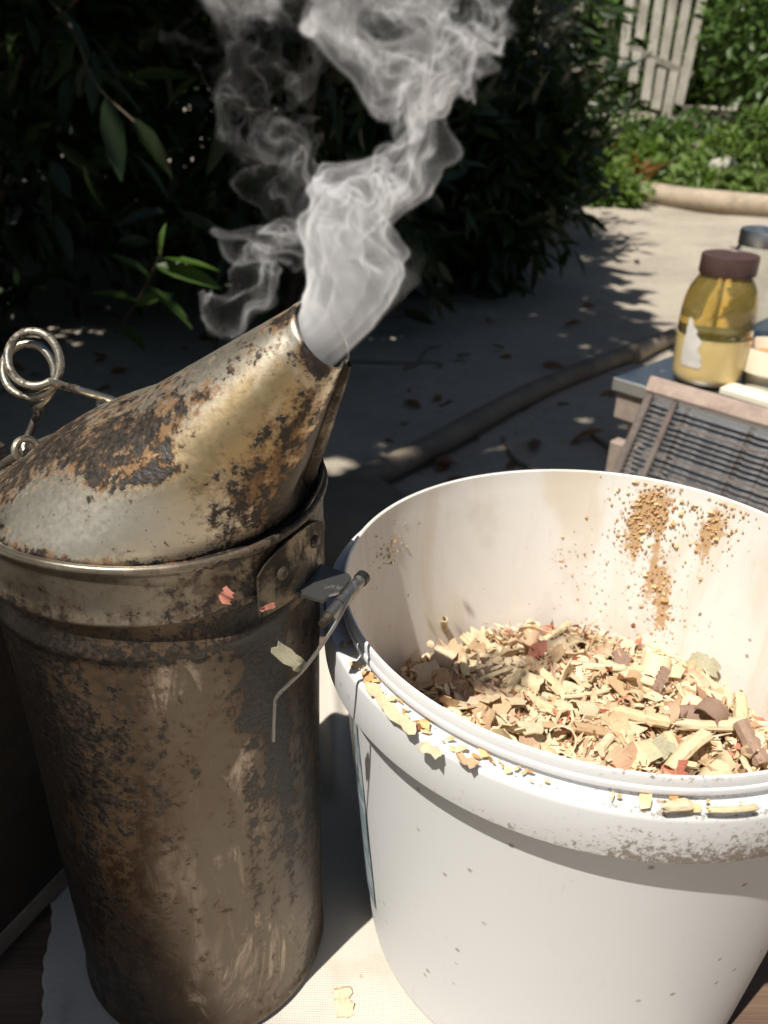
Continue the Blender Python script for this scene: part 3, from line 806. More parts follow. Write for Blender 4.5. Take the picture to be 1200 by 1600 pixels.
def chip_mesh(kind, seed, mat):
    key = (kind, seed, mat)
    if key in CHIP: return CHIP[key]
    r = np.random.default_rng(seed * 13 + 1)
    if kind == 'flake':
        nx, ny = 7, 4
        Ls, W = r.uniform(.010, .024), r.uniform(.006, .012)
        u, w = np.meshgrid(np.linspace(-.5, .5, nx), np.linspace(-.5, .5, ny), indexing='ij')
        edge = np.maximum(np.abs(u), np.abs(w)) > .49
        jx, jy = r.normal(0, .055, u.shape) * edge, r.normal(0, .10, u.shape) * edge
        taper = 1 - .45 * np.abs(u + r.uniform(-.3, .3))
        x, y = (u + jx) * Ls, (w + jy) * W * taper
        k1, k2 = r.uniform(-60, 110), r.uniform(-70, 70)
        z = .5 * k1 * x ** 2 + .5 * k2 * y ** 2 + r.normal(0, .00045, u.shape) + .0008 * np.sin(x * r.uniform(300, 700)) 
        th_ = .0005
    elif kind == 'curl':
        nx, ny = 14, 3
        W = r.uniform(.006, .010); turn = r.uniform(3.5, 6.5); rad0 = r.uniform(.0028, .0045)
        u, w = np.meshgrid(np.linspace(0, 1, nx), np.linspace(-.5, .5, ny), indexing='ij')
        a = u * turn; rad = rad0 * (1 + .25 * u) + r.normal(0, .0001, u.shape)
        x, z = rad * np.cos(a), rad * np.sin(a) + rad0
        y = w * W + .0012 * u + r.normal(0, .0005, u.shape) * (np.abs(w) > .4)
        th_ = .0005
    elif kind == 'ridged':      # curled ribbon with saw ridges
        nx, ny = 16, 4
        u, w = np.meshgrid(np.linspace(-.5, .5, nx), np.linspace(-1, 1, ny), indexing='ij')
        a = w * 1.2
        rad = .0052 + .0006 * ((np.arange(nx) % 3) / 2)[:, None]
        x = u * .024; y = rad * np.sin(a) + r.normal(0, .0004, u.shape) * (np.abs(w) > .9); z = rad * np.cos(a) - .004 + .25 * (u * .024)
        th_ = .0006
    if kind in ('flake', 'curl', 'ridged'):
        top = np.stack([x, y, z], -1)
        du = np.gradient(top, axis=0); dv = np.gradient(top, axis=1); nrm = np.cross(du, dv); nrm /= np.linalg.norm(nrm, axis=-1)[..., None] + 1e-12
        bot = top - nrm * th_
        v = np.concatenate([top.reshape(-1, 3), bot.reshape(-1, 3)]); N = nx * ny
        f = []
        for i in range(nx - 1):
            for j in range(ny - 1):
                q = (i * ny + j, (i + 1) * ny + j, (i + 1) * ny + j + 1, i * ny + j + 1)
                f += [q, tuple(N + e for e in q[::-1])]
        loop = [i * ny for i in range(nx)] + [(nx - 1) * ny + j for j in range(1, ny)] + [i * ny + ny - 1 for i in range(nx - 2, -1, -1)] + [j for j in range(ny - 2, 0, -1)]
        f += [(loop[i], loop[(i + 1) % len(loop)], N + loop[(i + 1) % len(loop)], N + loop[i]) for i in range(len(loop))]
    else:                        # hollow stem piece, unit length 1 along x, split or ragged at the ends
        Ls, R = {'stem': (r.uniform(.013, .030), r.uniform(.0013, .0026)), 'bigstem': (.030, .0032), 'ribbon': (.042, .0030)}[kind]
        nx, n = 5, 9
        xs = np.linspace(-.5, .5, nx) * Ls
        bow = r.uniform(-.1, .1) if kind != 'ribbon' else .35
        mid = np.stack([xs, bow * Ls * (1 - (xs / Ls * 2) ** 2) * .5, 0 * xs], -1)
        v = []
        aa = np.linspace(.25, 2 * math.pi - .25, n) if seed % 2 else np.linspace(.06, 2 * math.pi - .06, n)
        if kind == 'ribbon': aa = np.linspace(.9, 4.2, n)
        for ri in (R, R * .72):
            for i in range(nx):
                sq = np.array([1, r.uniform(.75, 1)])
                jag = r.normal(0, .0008, n) if i in (0, nx - 1) else np.zeros(n)
                kr = ri * (1 + (.12 if i == 2 and seed % 3 == 0 else 0))
                v.append(mid[i] + np.stack([jag, kr * np.cos(aa) * sq[0], kr * np.sin(aa) * sq[1] + (R if kind != 'ribbon' else 0)], -1))
        v = np.concatenate(v); N = nx * n
        f = []
        for i in range(nx - 1):
            for j in range(n - 1):
                q = (i * n + j, i * n + j + 1, (i + 1) * n + j + 1, (i + 1) * n + j)
                f += [q, tuple(N + e for e in q[::-1])]
            f += [(i * n, (i + 1) * n, N + (i + 1) * n, N + i * n), (i * n + n - 1, N + i * n + n - 1, N + (i + 1) * n + n - 1, (i + 1) * n + n - 1)]
        for j in range(n - 1):
            f += [(j, N + j, N + j + 1, j + 1), ((nx - 1) * n + j, (nx - 1) * n + j + 1, N + (nx - 1) * n + j + 1, N + (nx - 1) * n + j)]
    me = make_mesh(kind, v, f, MAT[mat], True, {'tint': np.full(len(v), r.uniform(0, .6))}, 40)
    CHIP[key] = me
    return me
def put_chip(name, me, loc, rot, label, cat, group=None, scale=1.0):
    o = link(bpy.data.objects.new(name, me))
    o.location = loc
    o.rotation_euler = rot
    o.scale = (scale,) * 3
    return tag(o, label, cat, group)
def scatter_chips():
    r = np.random.default_rng(77)
    kinds = [('flake', 'chip_cream', 110, 'pale cream wood shaving lying loose on the heap in the pail', 'cream shavings in the pail', 'wood_shaving'),
             ('flake', 'chip_tan', 62, 'tan wood shaving lying loose on the heap in the pail', 'tan shavings in the pail', 'wood_shaving'),
             ('flake', 'chip_pink', 34, 'pinkish orange wood shaving lying loose on the heap in the pail', 'pinkish shavings in the pail', 'wood_shaving'),
             ('flake', 'chip_brown', 10, 'dark brown bark shaving lying loose on the heap in the pail', 'brown shavings in the pail', 'wood_shaving'),
             ('flake', 'chip_red', 7, 'coral red painted flake lying on the shavings in the pail', 'red flakes in the pail', 'wood_shaving'),
             ('curl', 'chip_cream', 16, 'cream rolled curl of wood on the heap in the pail', 'cream curls in the pail', 'wood_curl'),
             ('curl', 'chip_brown', 7, 'brown rolled curl of bark on the heap in the pail', 'brown curls in the pail', 'wood_curl'),
             ('stem', 'chip_stem', 40, 'short yellow hollow stem piece among the shavings in the pail', 'yellow stem pieces in the pail', 'plant_stem'),
             ('stem', 'chip_tan', 12, 'tan hollow stem piece among the shavings in the pail', 'tan stem pieces in the pail', 'plant_stem')]
    for kind, mat, cnt, label, grp, name in kinds:
        for q in range(cnt):
            while True:
                x, y = r.uniform(-.078, .078), r.uniform(-.055, .080)
                if math.hypot(x, y) < .070: break
            z = float(heap_h(np.array(x), np.array(y)))
            me = chip_mesh(kind, int(r.integers(0, 7)), mat)
            tilt = .5 if kind != 'stem' else .16
            put_chip(name, me, B0 + np.array([x, y, z + r.uniform(-.001, .003)]), (r.normal(0, tilt), r.normal(0, tilt), r.uniform(0, 6.283)), label, 'stem' if name == 'plant_stem' else 'shaving', grp, r.uniform(.75, 1.25) if kind != 'stem' else r.uniform(.7, 1.15))
    # the pieces that stand out
    def lay(px0, px1, z0, z1, kind, seed, mat, name, label, roll=0.0, ws=1.0):
        a, b = on_z(*px0, z0), on_z(*px1, z1)
        me = chip_mesh(kind, seed, mat); d = Vector(b - a)
        lx = max(v.co.x for v in me.vertices) - min(v.co.x for v in me.vertices)
        o = put_chip(name, me, (a + b) / 2, (0, 0, 0), label, 'stem' if 'stem' in name else 'shaving')
        q = Vector((1, 0, 0)).rotation_difference(d.normalized())
        o.rotation_euler = (q @ Matrix.Rotation(roll, 3, 'X').to_quaternion()).to_euler()
        o.scale = (d.length / lx, ws * .85, ws * .85)
        return o
    T = 'chip_stem'
    lay((1046, 1212), (1108, 1152), .097, .105, 'bigstem', 3, T, 'plant_stem', 'thick pale yellow stem leaning against the front inner rim of the pail', ws=1.05)
    lay((957, 1118), (1048, 1138), .100, .101, 'bigstem', 4, T, 'plant_stem', 'long split yellow stem lying between a red flake and a thick stem')
    lay((958, 1056), (1018, 1086), .099, .099, 'stem', 5, T, 'plant_stem', 'yellow stem running under a dark brown ridged curl', ws=1.2)
    lay((714, 1090), (792, 1070), .092, .094, 'stem', 1, T, 'plant_stem', 'yellow open-ended stem crossing behind a long pale ribbon of wood', ws=1.5)
    lay((940, 1172), (996, 1214), .100, .100, 'stem', 3, T, 'plant_stem', 'yellow stem piece sloping down to the front inner rim of the pail', ws=1.3)
    lay((1092, 1060), (1172, 1120), .094, .096, 'bigstem', 5, T, 'plant_stem', 'jointed yellow stem near the pail wall at the taller pile of flakes', ws=.75)
    lay((1048, 1138), (1150, 1142), .101, .100, 'stem', 4, 'chip_stem', 'plant_stem', 'thin yellow stem continuing from the end of a long split stem', ws=1.2)
    lay((1058, 1080), (1086, 1116), .097, .098, 'stem', 2, T, 'plant_stem', 'short yellow stem beside the dark ridged curl', ws=1.2)
    lay((688, 968), (692, 1006), .106, .083, 'stem', 1, T, 'plant_stem', 'short yellow stem standing upright against the back of the heap', ws=1.2)
    lay((662, 916), (622, 968), .108, .086, 'stem', 6, T, 'plant_stem', 'yellow stem leaning upright on the shaded pail wall', ws=1.2)
    lay((742, 1146), (796, 1030), .098, .097, 'ribbon', 2, 'chip_cream', 'wood_shaving', 'long bowed pale ribbon of wood across the shavings', roll=-1.4, ws=1.0)
    lay((880, 1050), (950, 1062), .098, .098, 'stem', 3, 'chip_tan', 'plant_stem', 'light tan stem lying level on top of the heap', ws=1.5)
    lay((800, 1060), (852, 1140), .096, .098, 'flake', 3, 'chip_pink', 'wood_shaving', 'long pinkish split flake beside the pale ribbon', ws=1.1)
    lay((1020, 1075), (1042, 1045), .106, .112, 'ridged', 1, 'chip_brown', 'wood_shaving', 'dark brown ridged curl standing on top of the heap', ws=.6)
    lay((1192, 1190), (1156, 1128), .100, .106, 'ridged', 2, 'chip_brown', 'wood_shaving', 'brown ridged bark ribbon against the inner wall of the pail', ws=.72)
    lay((824, 1022), (856, 1008), .100, .106, 'flake', 4, 'chip_red', 'wood_shaving', 'coral red flake sticking up at the back of the heap', roll=.8, ws=.8)
    lay((930, 1142), (966, 1132), .101, .102, 'flake', 5, 'chip_red', 'wood_shaving', 'coral red flake at the end of a long split stem', roll=.3, ws=.7)
    lay((1010, 1190), (1050, 1160), .101, .104, 'flake', 2, 'chip_green', 'wood_shaving', 'greenish cream ragged flake beside the thick stem', roll=.2, ws=1.3)
    lay((698, 1037), (714, 1041), .094, .094, 'flake', 6, 'chip_blue', 'plastic_scrap', 'tiny blue scrap among the shaded shavings', ws=.35)
    lay((1075, 1030), (1130, 1050), .100, .098, 'flake', 1, 'chip_green', 'wood_shaving', 'greyish flake on the small pile against the far pail wall', roll=.7, ws=1.2)
    # bits lying on the shelf of the rim ring
    def shelf(px0, px1, kind, seed, mat, name, label, ws=.6):
        return lay(px0, px1, .1640, .1640, kind, seed, mat, name, label, ws=ws)
    shelf((1030, 1267), (1080, 1264), 'stem', 4, 'chip_stem', 'plant_stem', 'short golden stem lying on the outer rim ledge of the pail', .8)
    shelf((1102, 1269), (1186, 1264), 'stem', 2, 'chip_stem', 'plant_stem', 'longer golden stem lying on the outer rim ledge of the pail', .6)
    shelf((600, 1100), (650, 1150), 'flake', 3, 'chip_stem', 'wood_shaving', 'broad golden flake lying on the shaded end of the pail rim ledge', .55)
    shelf((655, 1160), (690, 1180), 'flake', 5, 'chip_cream', 'wood_shaving', 'cream crumbly flake on the pail rim ledge', .5)
    shelf((715, 1180), (745, 1200), 'flake', 2, 'chip_tan', 'wood_shaving', 'tan flake on the bright part of the pail rim ledge', .5)
    shelf((575, 1065), (605, 1105), 'flake', 1, 'chip_stem', 'wood_shaving', 'yellowish flake on the shaded pail rim ledge next to the smoker', .5)
    # bits on the smoker and the cloth
    def at_smoker(px, py, a, z, kind, seed, mat, label, s, rot):
        p = on_y(px, py, a)
        put_chip('wood_shaving', chip_mesh(kind, seed, mat), p, rot, label, 'shaving', None, s)
    at_smoker(353, 932, .1822, 0, 'flake', 4, 'chip_red', 'coral red flake standing on the lid ring of the smoker', .38, (1.2, -1.1, .3))
    at_smoker(418, 949, .1882, 0, 'flake', 2, 'chip_red', 'small red flake stuck to the sooty can below the lid', .22, (1.3, 0, .5))
    at_smoker(458, 1032, .1835, 0, 'flake', 6, 'chip_green', 'greyish ragged flake caught behind the wire catch of the smoker', .62, (1.2, .9, .5))
    o = lay((534, 1535), (540, 1590), .0022, .0022, 'flake', 5, 'chip_stem', 'wood_shaving', 'yellow splinter lying alone on the sunlit canvas', ws=.9)
scatter_chips()

# ------------------------------------------------------------------ hive, queen excluder, jars
HU, HV = np.array([.690, -.724, 0]), np.array([.724, .690, 0])
HA = np.array([.2823, .9757, 0])
def hbox(u0, u1, v0, v1, z0, z1, bev=.002):
    v, f = box((u0 + u1) / 2, (v0 + v1) / 2, (z0 + z1) / 2, u1 - u0, v1 - v0, z1 - z0, bev)
    return HU * v[:, :1] + HV * v[:, 1:2] + np.array([0, 0, 1]) * v[:, 2:], f
def build_hive():
    base = np.array([HA[0], HA[1], GZ])
    hive = thing('bee_hive', 'weathered wooden hive with galvanised metal cover carrying the jars', 'hive', base)
    zt = -GZ
    v, f = hbox(-.004, .504, -.004, .424, zt - .0016, zt, .0005); cov = obj('metal_cover', v, f, MAT['galvanised'], hive, smooth=False)
    for a in ((-.004, .504, -.0052, -.0040, zt - .015, zt - .0004), (-.0052, -.0040, -.004, .424, zt - .015, zt - .0004)):
        v, f = hbox(*a, bev=.0003); obj('folded_edge', v, f, MAT['galvanised'], cov, smooth=False)
    for a in ((.0, .5, 0, .022, zt - .052, zt - .0017), (.0, .5, .398, .42, zt - .052, zt - .0017), (0.002, .022, .0225, .3975, zt - .051, zt - .0017), (.478, .498, .0225, .3975, zt - .051, zt - .0017)):
        v, f = hbox(*a); obj('cover_rim', v, f, MAT['grey_wood'], hive, smooth=False)
    for z0, z1 in ((.215, zt - .054), (.02, .213)):
        for a in ((.014, .486, .014, .034, z0, z1), (.014, .486, .386, .406, z0, z1), (.0142, .034, .0345, .3855, z0, z1), (.466, .4858, .0345, .3855, z0, z1)):
            v, f = hbox(*a); obj('box_board', v, f, MAT['grey_wood'], hive, smooth=False)
    v, f = hbox(-.01, .51, -.005, .425, .0, .02); obj('floor_board', v, f, MAT['grey_wood'], hive, smooth=False)
    v, f = hbox(.004, .060, -.005, .0135, zt - .165, zt - .08); obj('hand_cleat', v, f, MAT['grey_wood'], hive, smooth=False)
    # queen excluder leaning on the front
    top = np.array([.3168, .950, .010])
    dn = np.array([-.724 * .47, -.690 * .47, -.8827]); dn /= np.linalg.norm(dn)
    nrm = np.cross(HU, dn); nrm = nrm if nrm[1] < 0 else -nrm
    Lh = (top[2] - GZ) / -dn[2]
    foot = top + dn * Lh
    ex = thing('queen_excluder', 'wood framed wire grid excluder leaning against the front of the hive', 'excluder', foot)
    W = .415
    def bar(a0, b0, a1, b1, w, t, name, mat, up=nrm, off=0.0, bev=.0015):
        p = top + HU * a0 + dn * b0 + nrm * off - foot; q = top + HU * a1 + dn * b1 + nrm * off - foot
        v, f = frame_box(p, q, w, t, up, bev)
        return obj(name, v, f, MAT[mat], ex, smooth=False)
    bar(-.002, .0095, W + .002, .0095, .019, .016, 'top_bar', 'excluder_wood')
    bar(0, Lh - .010, W, Lh - .010, .019, .012, 'bottom_bar', 'excluder_wood')
    bar(.005, .0195, .005, Lh - .020, .010, .011, 'side_bar', 'rack_wood')
    bar(W - .005, .0195, W - .005, Lh - .020, .010, .011, 'side_bar', 'rack_wood')
    for a in (.038, .377):
        bar(a, .0195, a, Lh - .020, .0075, .0035, 'cross_strap', 'rack_wood', off=.0036)
    wv, wf = tube([np.zeros(3), HU * (W - .021)], .0018, 7)
    wm = make_mesh('wire', wv, wf, MAT['grid_wire'], True, None, 50)
    k = 0; b = .0235
    while b < Lh - .024:
        o = link(bpy.data.objects.new('wire', wm), ex)
        o.location = top + HU * .0105 + dn * b - foot
        b += .0064; k += 1
    return hive
build_hive()
def jar_profile(rs, zs): return list(zip(rs, zs))
def build_jars():
    p = on_z(1101, 594, .0012)
    j = thing('honey_jar', 'amber honey jar with brown lid and torn paper label on the hive', 'jar', p)
    j.scale = (.88,) * 3
    outer = [(.0001, 0), (.030, 0), (.040, .003), (.0445, .010), (.0460, .022), (.0478, .050), (.0480, .064), (.0470, .0655), (.0300, .0655), (.0001, .0655)]
    v, f = lathe(np.array(catmull(np.array(outer), 3)), 56)
    a = np.arctan2(v[:, 1], v[:, 0]); v[:, 2] += 0
    obj('set_honey', v, f, MAT['crystal_honey'], j, sharp=None)
    outer = [(.0001, .0672), (.0466, .0672), (.0479, .069), (.0480, .080), (.0476, .098), (.0460, .112), (.0420, .126), (.0365, .136), (.0335, .141), (.0330, .150), (.0001, .150)]
    v, f = lathe(np.array(outer), 56)
    obj('clear_honey', v, f, MAT['amber_honey'], j, sharp=50)
    pr = [(.0332, .146), (.0350, .1445), (.0358, .147), (.0358, .166), (.0352, .1685), (.0305, .1690), (.0300, .1683), (.0001, .1683)]
    v, f = lathe(pr, 72)
    a = np.arctan2(v[:, 1], v[:, 0]); k = 1 + .006 * np.sign(np.sin(a * 36)) * ((v[:, 2] > .146) & (v[:, 2] < .166)); v[:, 0] *= k; v[:, 1] *= k
    obj('lid', v, f, MAT['lid_brown'], j)
    # torn label on the left side: ragged patch following the glass
    az0 = math.atan2(-p[1], -p[0])
    pts = []
    hs = np.linspace(.028, .092, 14)
    wl = [-44, -46, -48, -47, -48, -47, -46, -47, -46, -45, -46, -45, -45, -44]
    wr = [-12, -9, -13, -11, -16, -20, -18, -15, -19, -26, -25, -33, -36, -41]
    v = []
    for h, a, b in zip(hs, wl, wr):
        rad = np.interp(h, [.022, .05, .08, .1], [.0460, .0478, .0480, .0470]) + .0007
        for s in np.linspace(0, 1, 7):
            t = az0 + math.radians(a + (b - a) * s)
            v.append((rad * math.cos(t), rad * math.sin(t), h))
    f = [(i * 7 + q, i * 7 + q + 1, i * 7 + 8 + q, i * 7 + 7 + q) for i in range(13) for q in range(6)]
    lb = obj('torn_label', v, f, MAT['paper_label'], j, sharp=None)
    p = on_z(1166, 548, .0012)
    j = thing('glass_jar', 'empty clear glass jar with shiny metal lid behind the honey jar', 'jar', p)
    outer = [(.0001, 0), (.036, 0), (.043, .006), (.0445, .02), (.0445, .115), (.041, .130), (.0375, .137), (.0372, .150)]
    inner = [(.0350, .150), (.0352, .137), (.0385, .129), (.0420, .114), (.0420, .02), (.040, .008), (.034, .005), (.0001, .005)]
    v, f = lathe(outer + inner, 56); obj('jar_body', v, f, MAT['clear_glass'], j, sharp=40)
    pr = [(.0376, .138), (.0392, .1375), (.0396, .140), (.0396, .1535), (.0388, .156), (.036, .1565), (.035, .1555), (.0001, .1555)]
    v, f = lathe(pr, 64); obj('lid', v, f, MAT['galvanised'], j)
    p = on_z(1203, 602, .0012)
    c = thing('plastic_tub', 'small cream plastic tub beside the honey jar on the hive', 'tub', p)
    pr = [(.0001, 0), (.0300, 0), (.0325, .002), (.0335, .018), (.0345, .0185), (.0385, .0188), (.0400, .0205), (.0405, .046), (.0400, .0478), (.0385, .0478), (.0380, .046), (.0375, .030), (.0001, .030)]
    v, f = lathe(pr, 56); obj('tub_body', v, f, MAT['cream_plastic'], c)
    v, f = lathe([(.0370, .034), (.030, .036), (.016, .034), (.0001, .037)], 40); v[:, 2] += .0012 * vnoise(v[:, :2] * 250, 6); obj('tub_filling', v, f, MAT['wax'], c, attrs={'tint': .35 + .2 * vnoise(v * 300, 3)})
    v, f = box(.0, 0, .004, .09, .03, .008, .001)
    o = obj('wood_offcut', v, f, MAT['cream_plastic'], None, smooth=False); o.location = on_z(1190, 628, .0012) ; o.rotation_euler = (0, 0, -.85)
    tag(o, 'flat pale offcut lying on the hive edge in front of the tub', 'offcut')
build_jars()
# ------------------------------------------------------------------ leaves and plants
LEAF_S = np.array([0, .12, .35, .62, .85, 1.0]); LEAF_W = np.array([.06, .55, 1.0, .85, .42, .0])
def leaf_proto(droop=.18, fold=.22):
    v = []
    for s, w in zip(LEAF_S, LEAF_W):
        z = -droop * s * s
        v += [(s, -w * .5, z + fold * w * .5), (s, 0, z), (s, w * .5, z + fold * w * .5)]
    f = []
    for i in range(len(LEAF_S) - 1):
        a = 3 * i
        f += [(a, a + 3, a + 4, a + 1), (a + 1, a + 4, a + 5, a + 2)]
    return np.array(v), np.array(f)
LV, LF = leaf_proto()
def basis(d, roll):
    """unit frames for many leaves: x along d, z roughly up"""
    d = d / (np.linalg.norm(d, axis=1)[:, None] + 1e-9)
    up = np.array([0, 0, 1.0]) + roll
    s = np.cross(up, d); s /= np.linalg.norm(s, axis=1)[:, None] + 1e-9
    n = np.cross(d, s)
    return d, s, n
def leaf_batch(pos, d, roll, ln, wd):
    x, y, z = basis(d, roll)
    v = pos[:, None] + LV[None, :, :1] * ln[:, None, None] * x[:, None] + LV[None, :, 1:2] * wd[:, None, None] * y[:, None] + LV[None, :, 2:] * ln[:, None, None] * .6 * z[:, None]
    f = (LF[None] + (np.arange(len(pos)) * len(LV))[:, None, None]).reshape(-1, 4)
    tint = np.repeat(RNG.uniform(0, 1, len(pos)), len(LV))
    return v.reshape(-1, 3), f, tint
LEAFMESH = {}
def leaf_mesh(mat):
    if mat not in LEAFMESH:
        LEAFMESH[mat] = make_mesh('leaf', LV, LF, MAT[mat], True, {'tint': np.zeros(len(LV))}, None)
    return LEAFMESH[mat]
def place_leaves(root, base, pos, d, roll, ln, wd, mat, single):
    """the leaves nearest the viewer become leaf objects, the rest one foliage part"""
    order = np.argsort(np.linalg.norm(pos - np.array([0, 0, CAMZ]), axis=1))
    near, rest = order[:single], order[single:]
    x, y, z = basis(d, roll)
    me = leaf_mesh(mat)
    for i in near:
        o = link(bpy.data.objects.new('leaf', me), root)
        mt = Matrix.Identity(4)
        for k in range(3):
            mt[k][0], mt[k][1], mt[k][2], mt[k][3] = x[i][k] * ln[i], y[i][k] * wd[i], z[i][k] * ln[i] * .6, pos[i][k] - base[k]
        o.matrix_local = mt
    if len(rest):
        v, f, t = leaf_batch(pos[rest], d[rest], roll[rest], ln[rest], wd[rest])
        stuff(obj('foliage', v - np.array(base), f, MAT[mat], root, attrs={'tint': t}, sharp=None))
def shrub(name, label, cat, base, rx, ry, h, nleaf, ln, wd, mat, group=None, single=40, stems=9, low=.05, seed=0, shell=.55):
    r = np.random.default_rng(seed)
    base = np.array(base, float); base[2] = float(ground_h(base[0], base[1]))
    root = thing(name, label, cat, base, 0, group)
    tips = []
    for k in range(stems):
        a = r.uniform(0, 6.283); q = r.uniform(.25, .95)
        tip = np.array([rx * q * math.cos(a), ry * q * math.sin(a), h * r.uniform(.55, 1.0) * (1 - .25 * q)])
        p = catmull([np.array([r.normal(0, .03), r.normal(0, .03), -.05]), tip * np.array([.25, .25, .4]) + r.normal(0, .04, 3), tip * np.array([.65, .65, .75]) + r.normal(0, .04, 3), tip], 5)
        v, f = tube(p, np.linspace(.014, .004, len(p)) * (h / 1.5) ** .5, 6)
        obj('stem', v, f, MAT['bark'], root)
        tips.append(p)
    # leaf positions in clumps inside an ellipsoid
    ncl = max(14, nleaf // 45)
    u = r.normal(size=(ncl, 3)); u /= np.linalg.norm(u, axis=1)[:, None]
    rad = r.uniform(shell, 1.0, ncl) ** .7
    cl = u * rad[:, None] * np.array([rx, ry, h / 2]) + np.array([0, 0, h / 2 + low])
    which = r.integers(0, ncl, nleaf)
    pos = cl[which] + r.normal(0, 1, (nleaf, 3)) * np.array([rx, ry, h / 2]) * .17
    pos[:, 2] = np.maximum(pos[:, 2], low * .5 + .02)
    out = pos - np.array([0, 0, h * .45]); out /= np.linalg.norm(out, axis=1)[:, None] + 1e-9
    d = out * .8 + r.normal(0, .6, (nleaf, 3)) + np.array([0, 0, -.25])
    roll = r.normal(0, .5, (nleaf, 3))
    place_leaves(root, base, pos + base, d, roll, r.uniform(*ln, nleaf), r.uniform(*wd, nleaf), mat, single)
    return root
G = 'broad leaved shrubs of the shaded hedge'
HL = ['dark broad leaved shrub behind the coiled wire handle of the smoker', 'dark broad leaved shrub behind the slanted spout', 'dark broad leaved shrub behind the smoke', 'dark shrub at the end of the hedge beside the sandy clearing']
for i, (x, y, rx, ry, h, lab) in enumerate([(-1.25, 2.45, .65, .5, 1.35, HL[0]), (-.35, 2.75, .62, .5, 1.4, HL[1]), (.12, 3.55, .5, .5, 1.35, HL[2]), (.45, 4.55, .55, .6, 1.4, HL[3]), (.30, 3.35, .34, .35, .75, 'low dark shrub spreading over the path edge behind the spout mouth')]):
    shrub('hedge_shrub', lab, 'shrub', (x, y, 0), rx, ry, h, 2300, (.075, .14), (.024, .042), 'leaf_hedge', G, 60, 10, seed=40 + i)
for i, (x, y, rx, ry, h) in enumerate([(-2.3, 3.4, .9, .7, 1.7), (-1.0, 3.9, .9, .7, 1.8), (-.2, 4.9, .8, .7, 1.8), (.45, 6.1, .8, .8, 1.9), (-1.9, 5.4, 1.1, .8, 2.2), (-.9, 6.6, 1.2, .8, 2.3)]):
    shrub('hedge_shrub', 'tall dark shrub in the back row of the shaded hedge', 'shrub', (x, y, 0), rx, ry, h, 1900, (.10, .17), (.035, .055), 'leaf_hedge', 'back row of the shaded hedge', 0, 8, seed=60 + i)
def twig(label, pts, leaves, mat='leaf_hedge', r0=.004):
    """a leafy branch reaching out of the hedge; leaves: (along, pixel direction, length)"""
    base = np.array(pts[0], float)
    root = thing('leafy_branch', label, 'branch', base, 0, 'branches reaching out of the hedge')
    p = catmull(pts, 7); v, f = tube(p - base, np.linspace(r0, r0 * .4, len(p)), 6)
    obj('stem', v, f, MAT['bark'], root)
    for s, d, l in leaves:
        q = p[int(s * (len(p) - 1))]; d = np.array(d, float)[None]
        x, y, z = basis(d, RNG.normal(0, .35, (1, 3)))
        o = link(bpy.data.objects.new('leaf', leaf_mesh(mat)), root)
        mt = Matrix.Identity(4)
        for k in range(3):
            mt[k][0], mt[k][1], mt[k][2], mt[k][3] = x[0][k] * l, y[0][k] * l * .30, z[0][k] * l * .6, q[k] - base[k]
        o.matrix_local = mt
twig('leafy branch with two shiny leaves hanging behind the smoke', [on_y(300, 90, 2.3), on_y(330, 140, 1.75), on_y(376, 168, 1.5), on_y(420, 172, 1.45)],
     [(.55, (-.3, .1, -.9), .13), (.75, (.75, -.1, -.5), .13), (.98, (.85, -.1, -.55), .13), (.35, (.3, 0, -1), .12), (.2, (-.6, 0, -.4), .11), (.9, (.5, .3, .4), .10)])
twig('leafy branch reaching low toward the smoker spout', [on_y(180, 520, 2.4), on_y(215, 470, 2.05), on_y(240, 420, 1.9), on_y(252, 395, 1.85)],
     [(.99, (.2, 0, 1), .07), (.9, (1, -.1, -.05), .14), (.75, (1, -.2, -.2), .16), (.5, (.8, -.3, -.5), .15), (.35, (-.9, 0, .2), .12), (.3, (.7, -.2, .3), .12), (.6, (-.6, -.2, .5), .1), (.12, (.5, -.4, -.3), .12)], 'leaf_vine')
twig('leafy branch hanging in the dark at the top of the hedge', [on_y(60, -20, 2.3), on_y(110, 40, 2.0), on_y(150, 130, 1.85), on_y(210, 190, 1.8)],
     [(.2, (.5, 0, -.8), .14), (.4, (-.5, 0, -.8), .14), (.6, (.8, -.1, -.5), .13), (.8, (.1, -.1, -1), .16), (.98, (.6, 0, -.8), .14)])

SUNFLECKS = [(on_y(415, 195, 1.44), .08), (on_y(285, 430, 1.86), .12), (on_y(270, 470, 1.9), .06), (on_y(130, 145, 1.84), .04), (on_y(55, 335, 2.2), .05), (on_y(335, 235, 1.8), .05), (on_y(345, 315, 2.4), .04), (on_y(280, 360, 2.3), .05), (on_y(105, 533, 2.6), .10), (on_y(20, 530, 2.6), .06), (on_y(160, 20, 2.0), .05), (on_y(430, 60, 2.4), .04), (on_y(270, 520, 2.2), .05)]
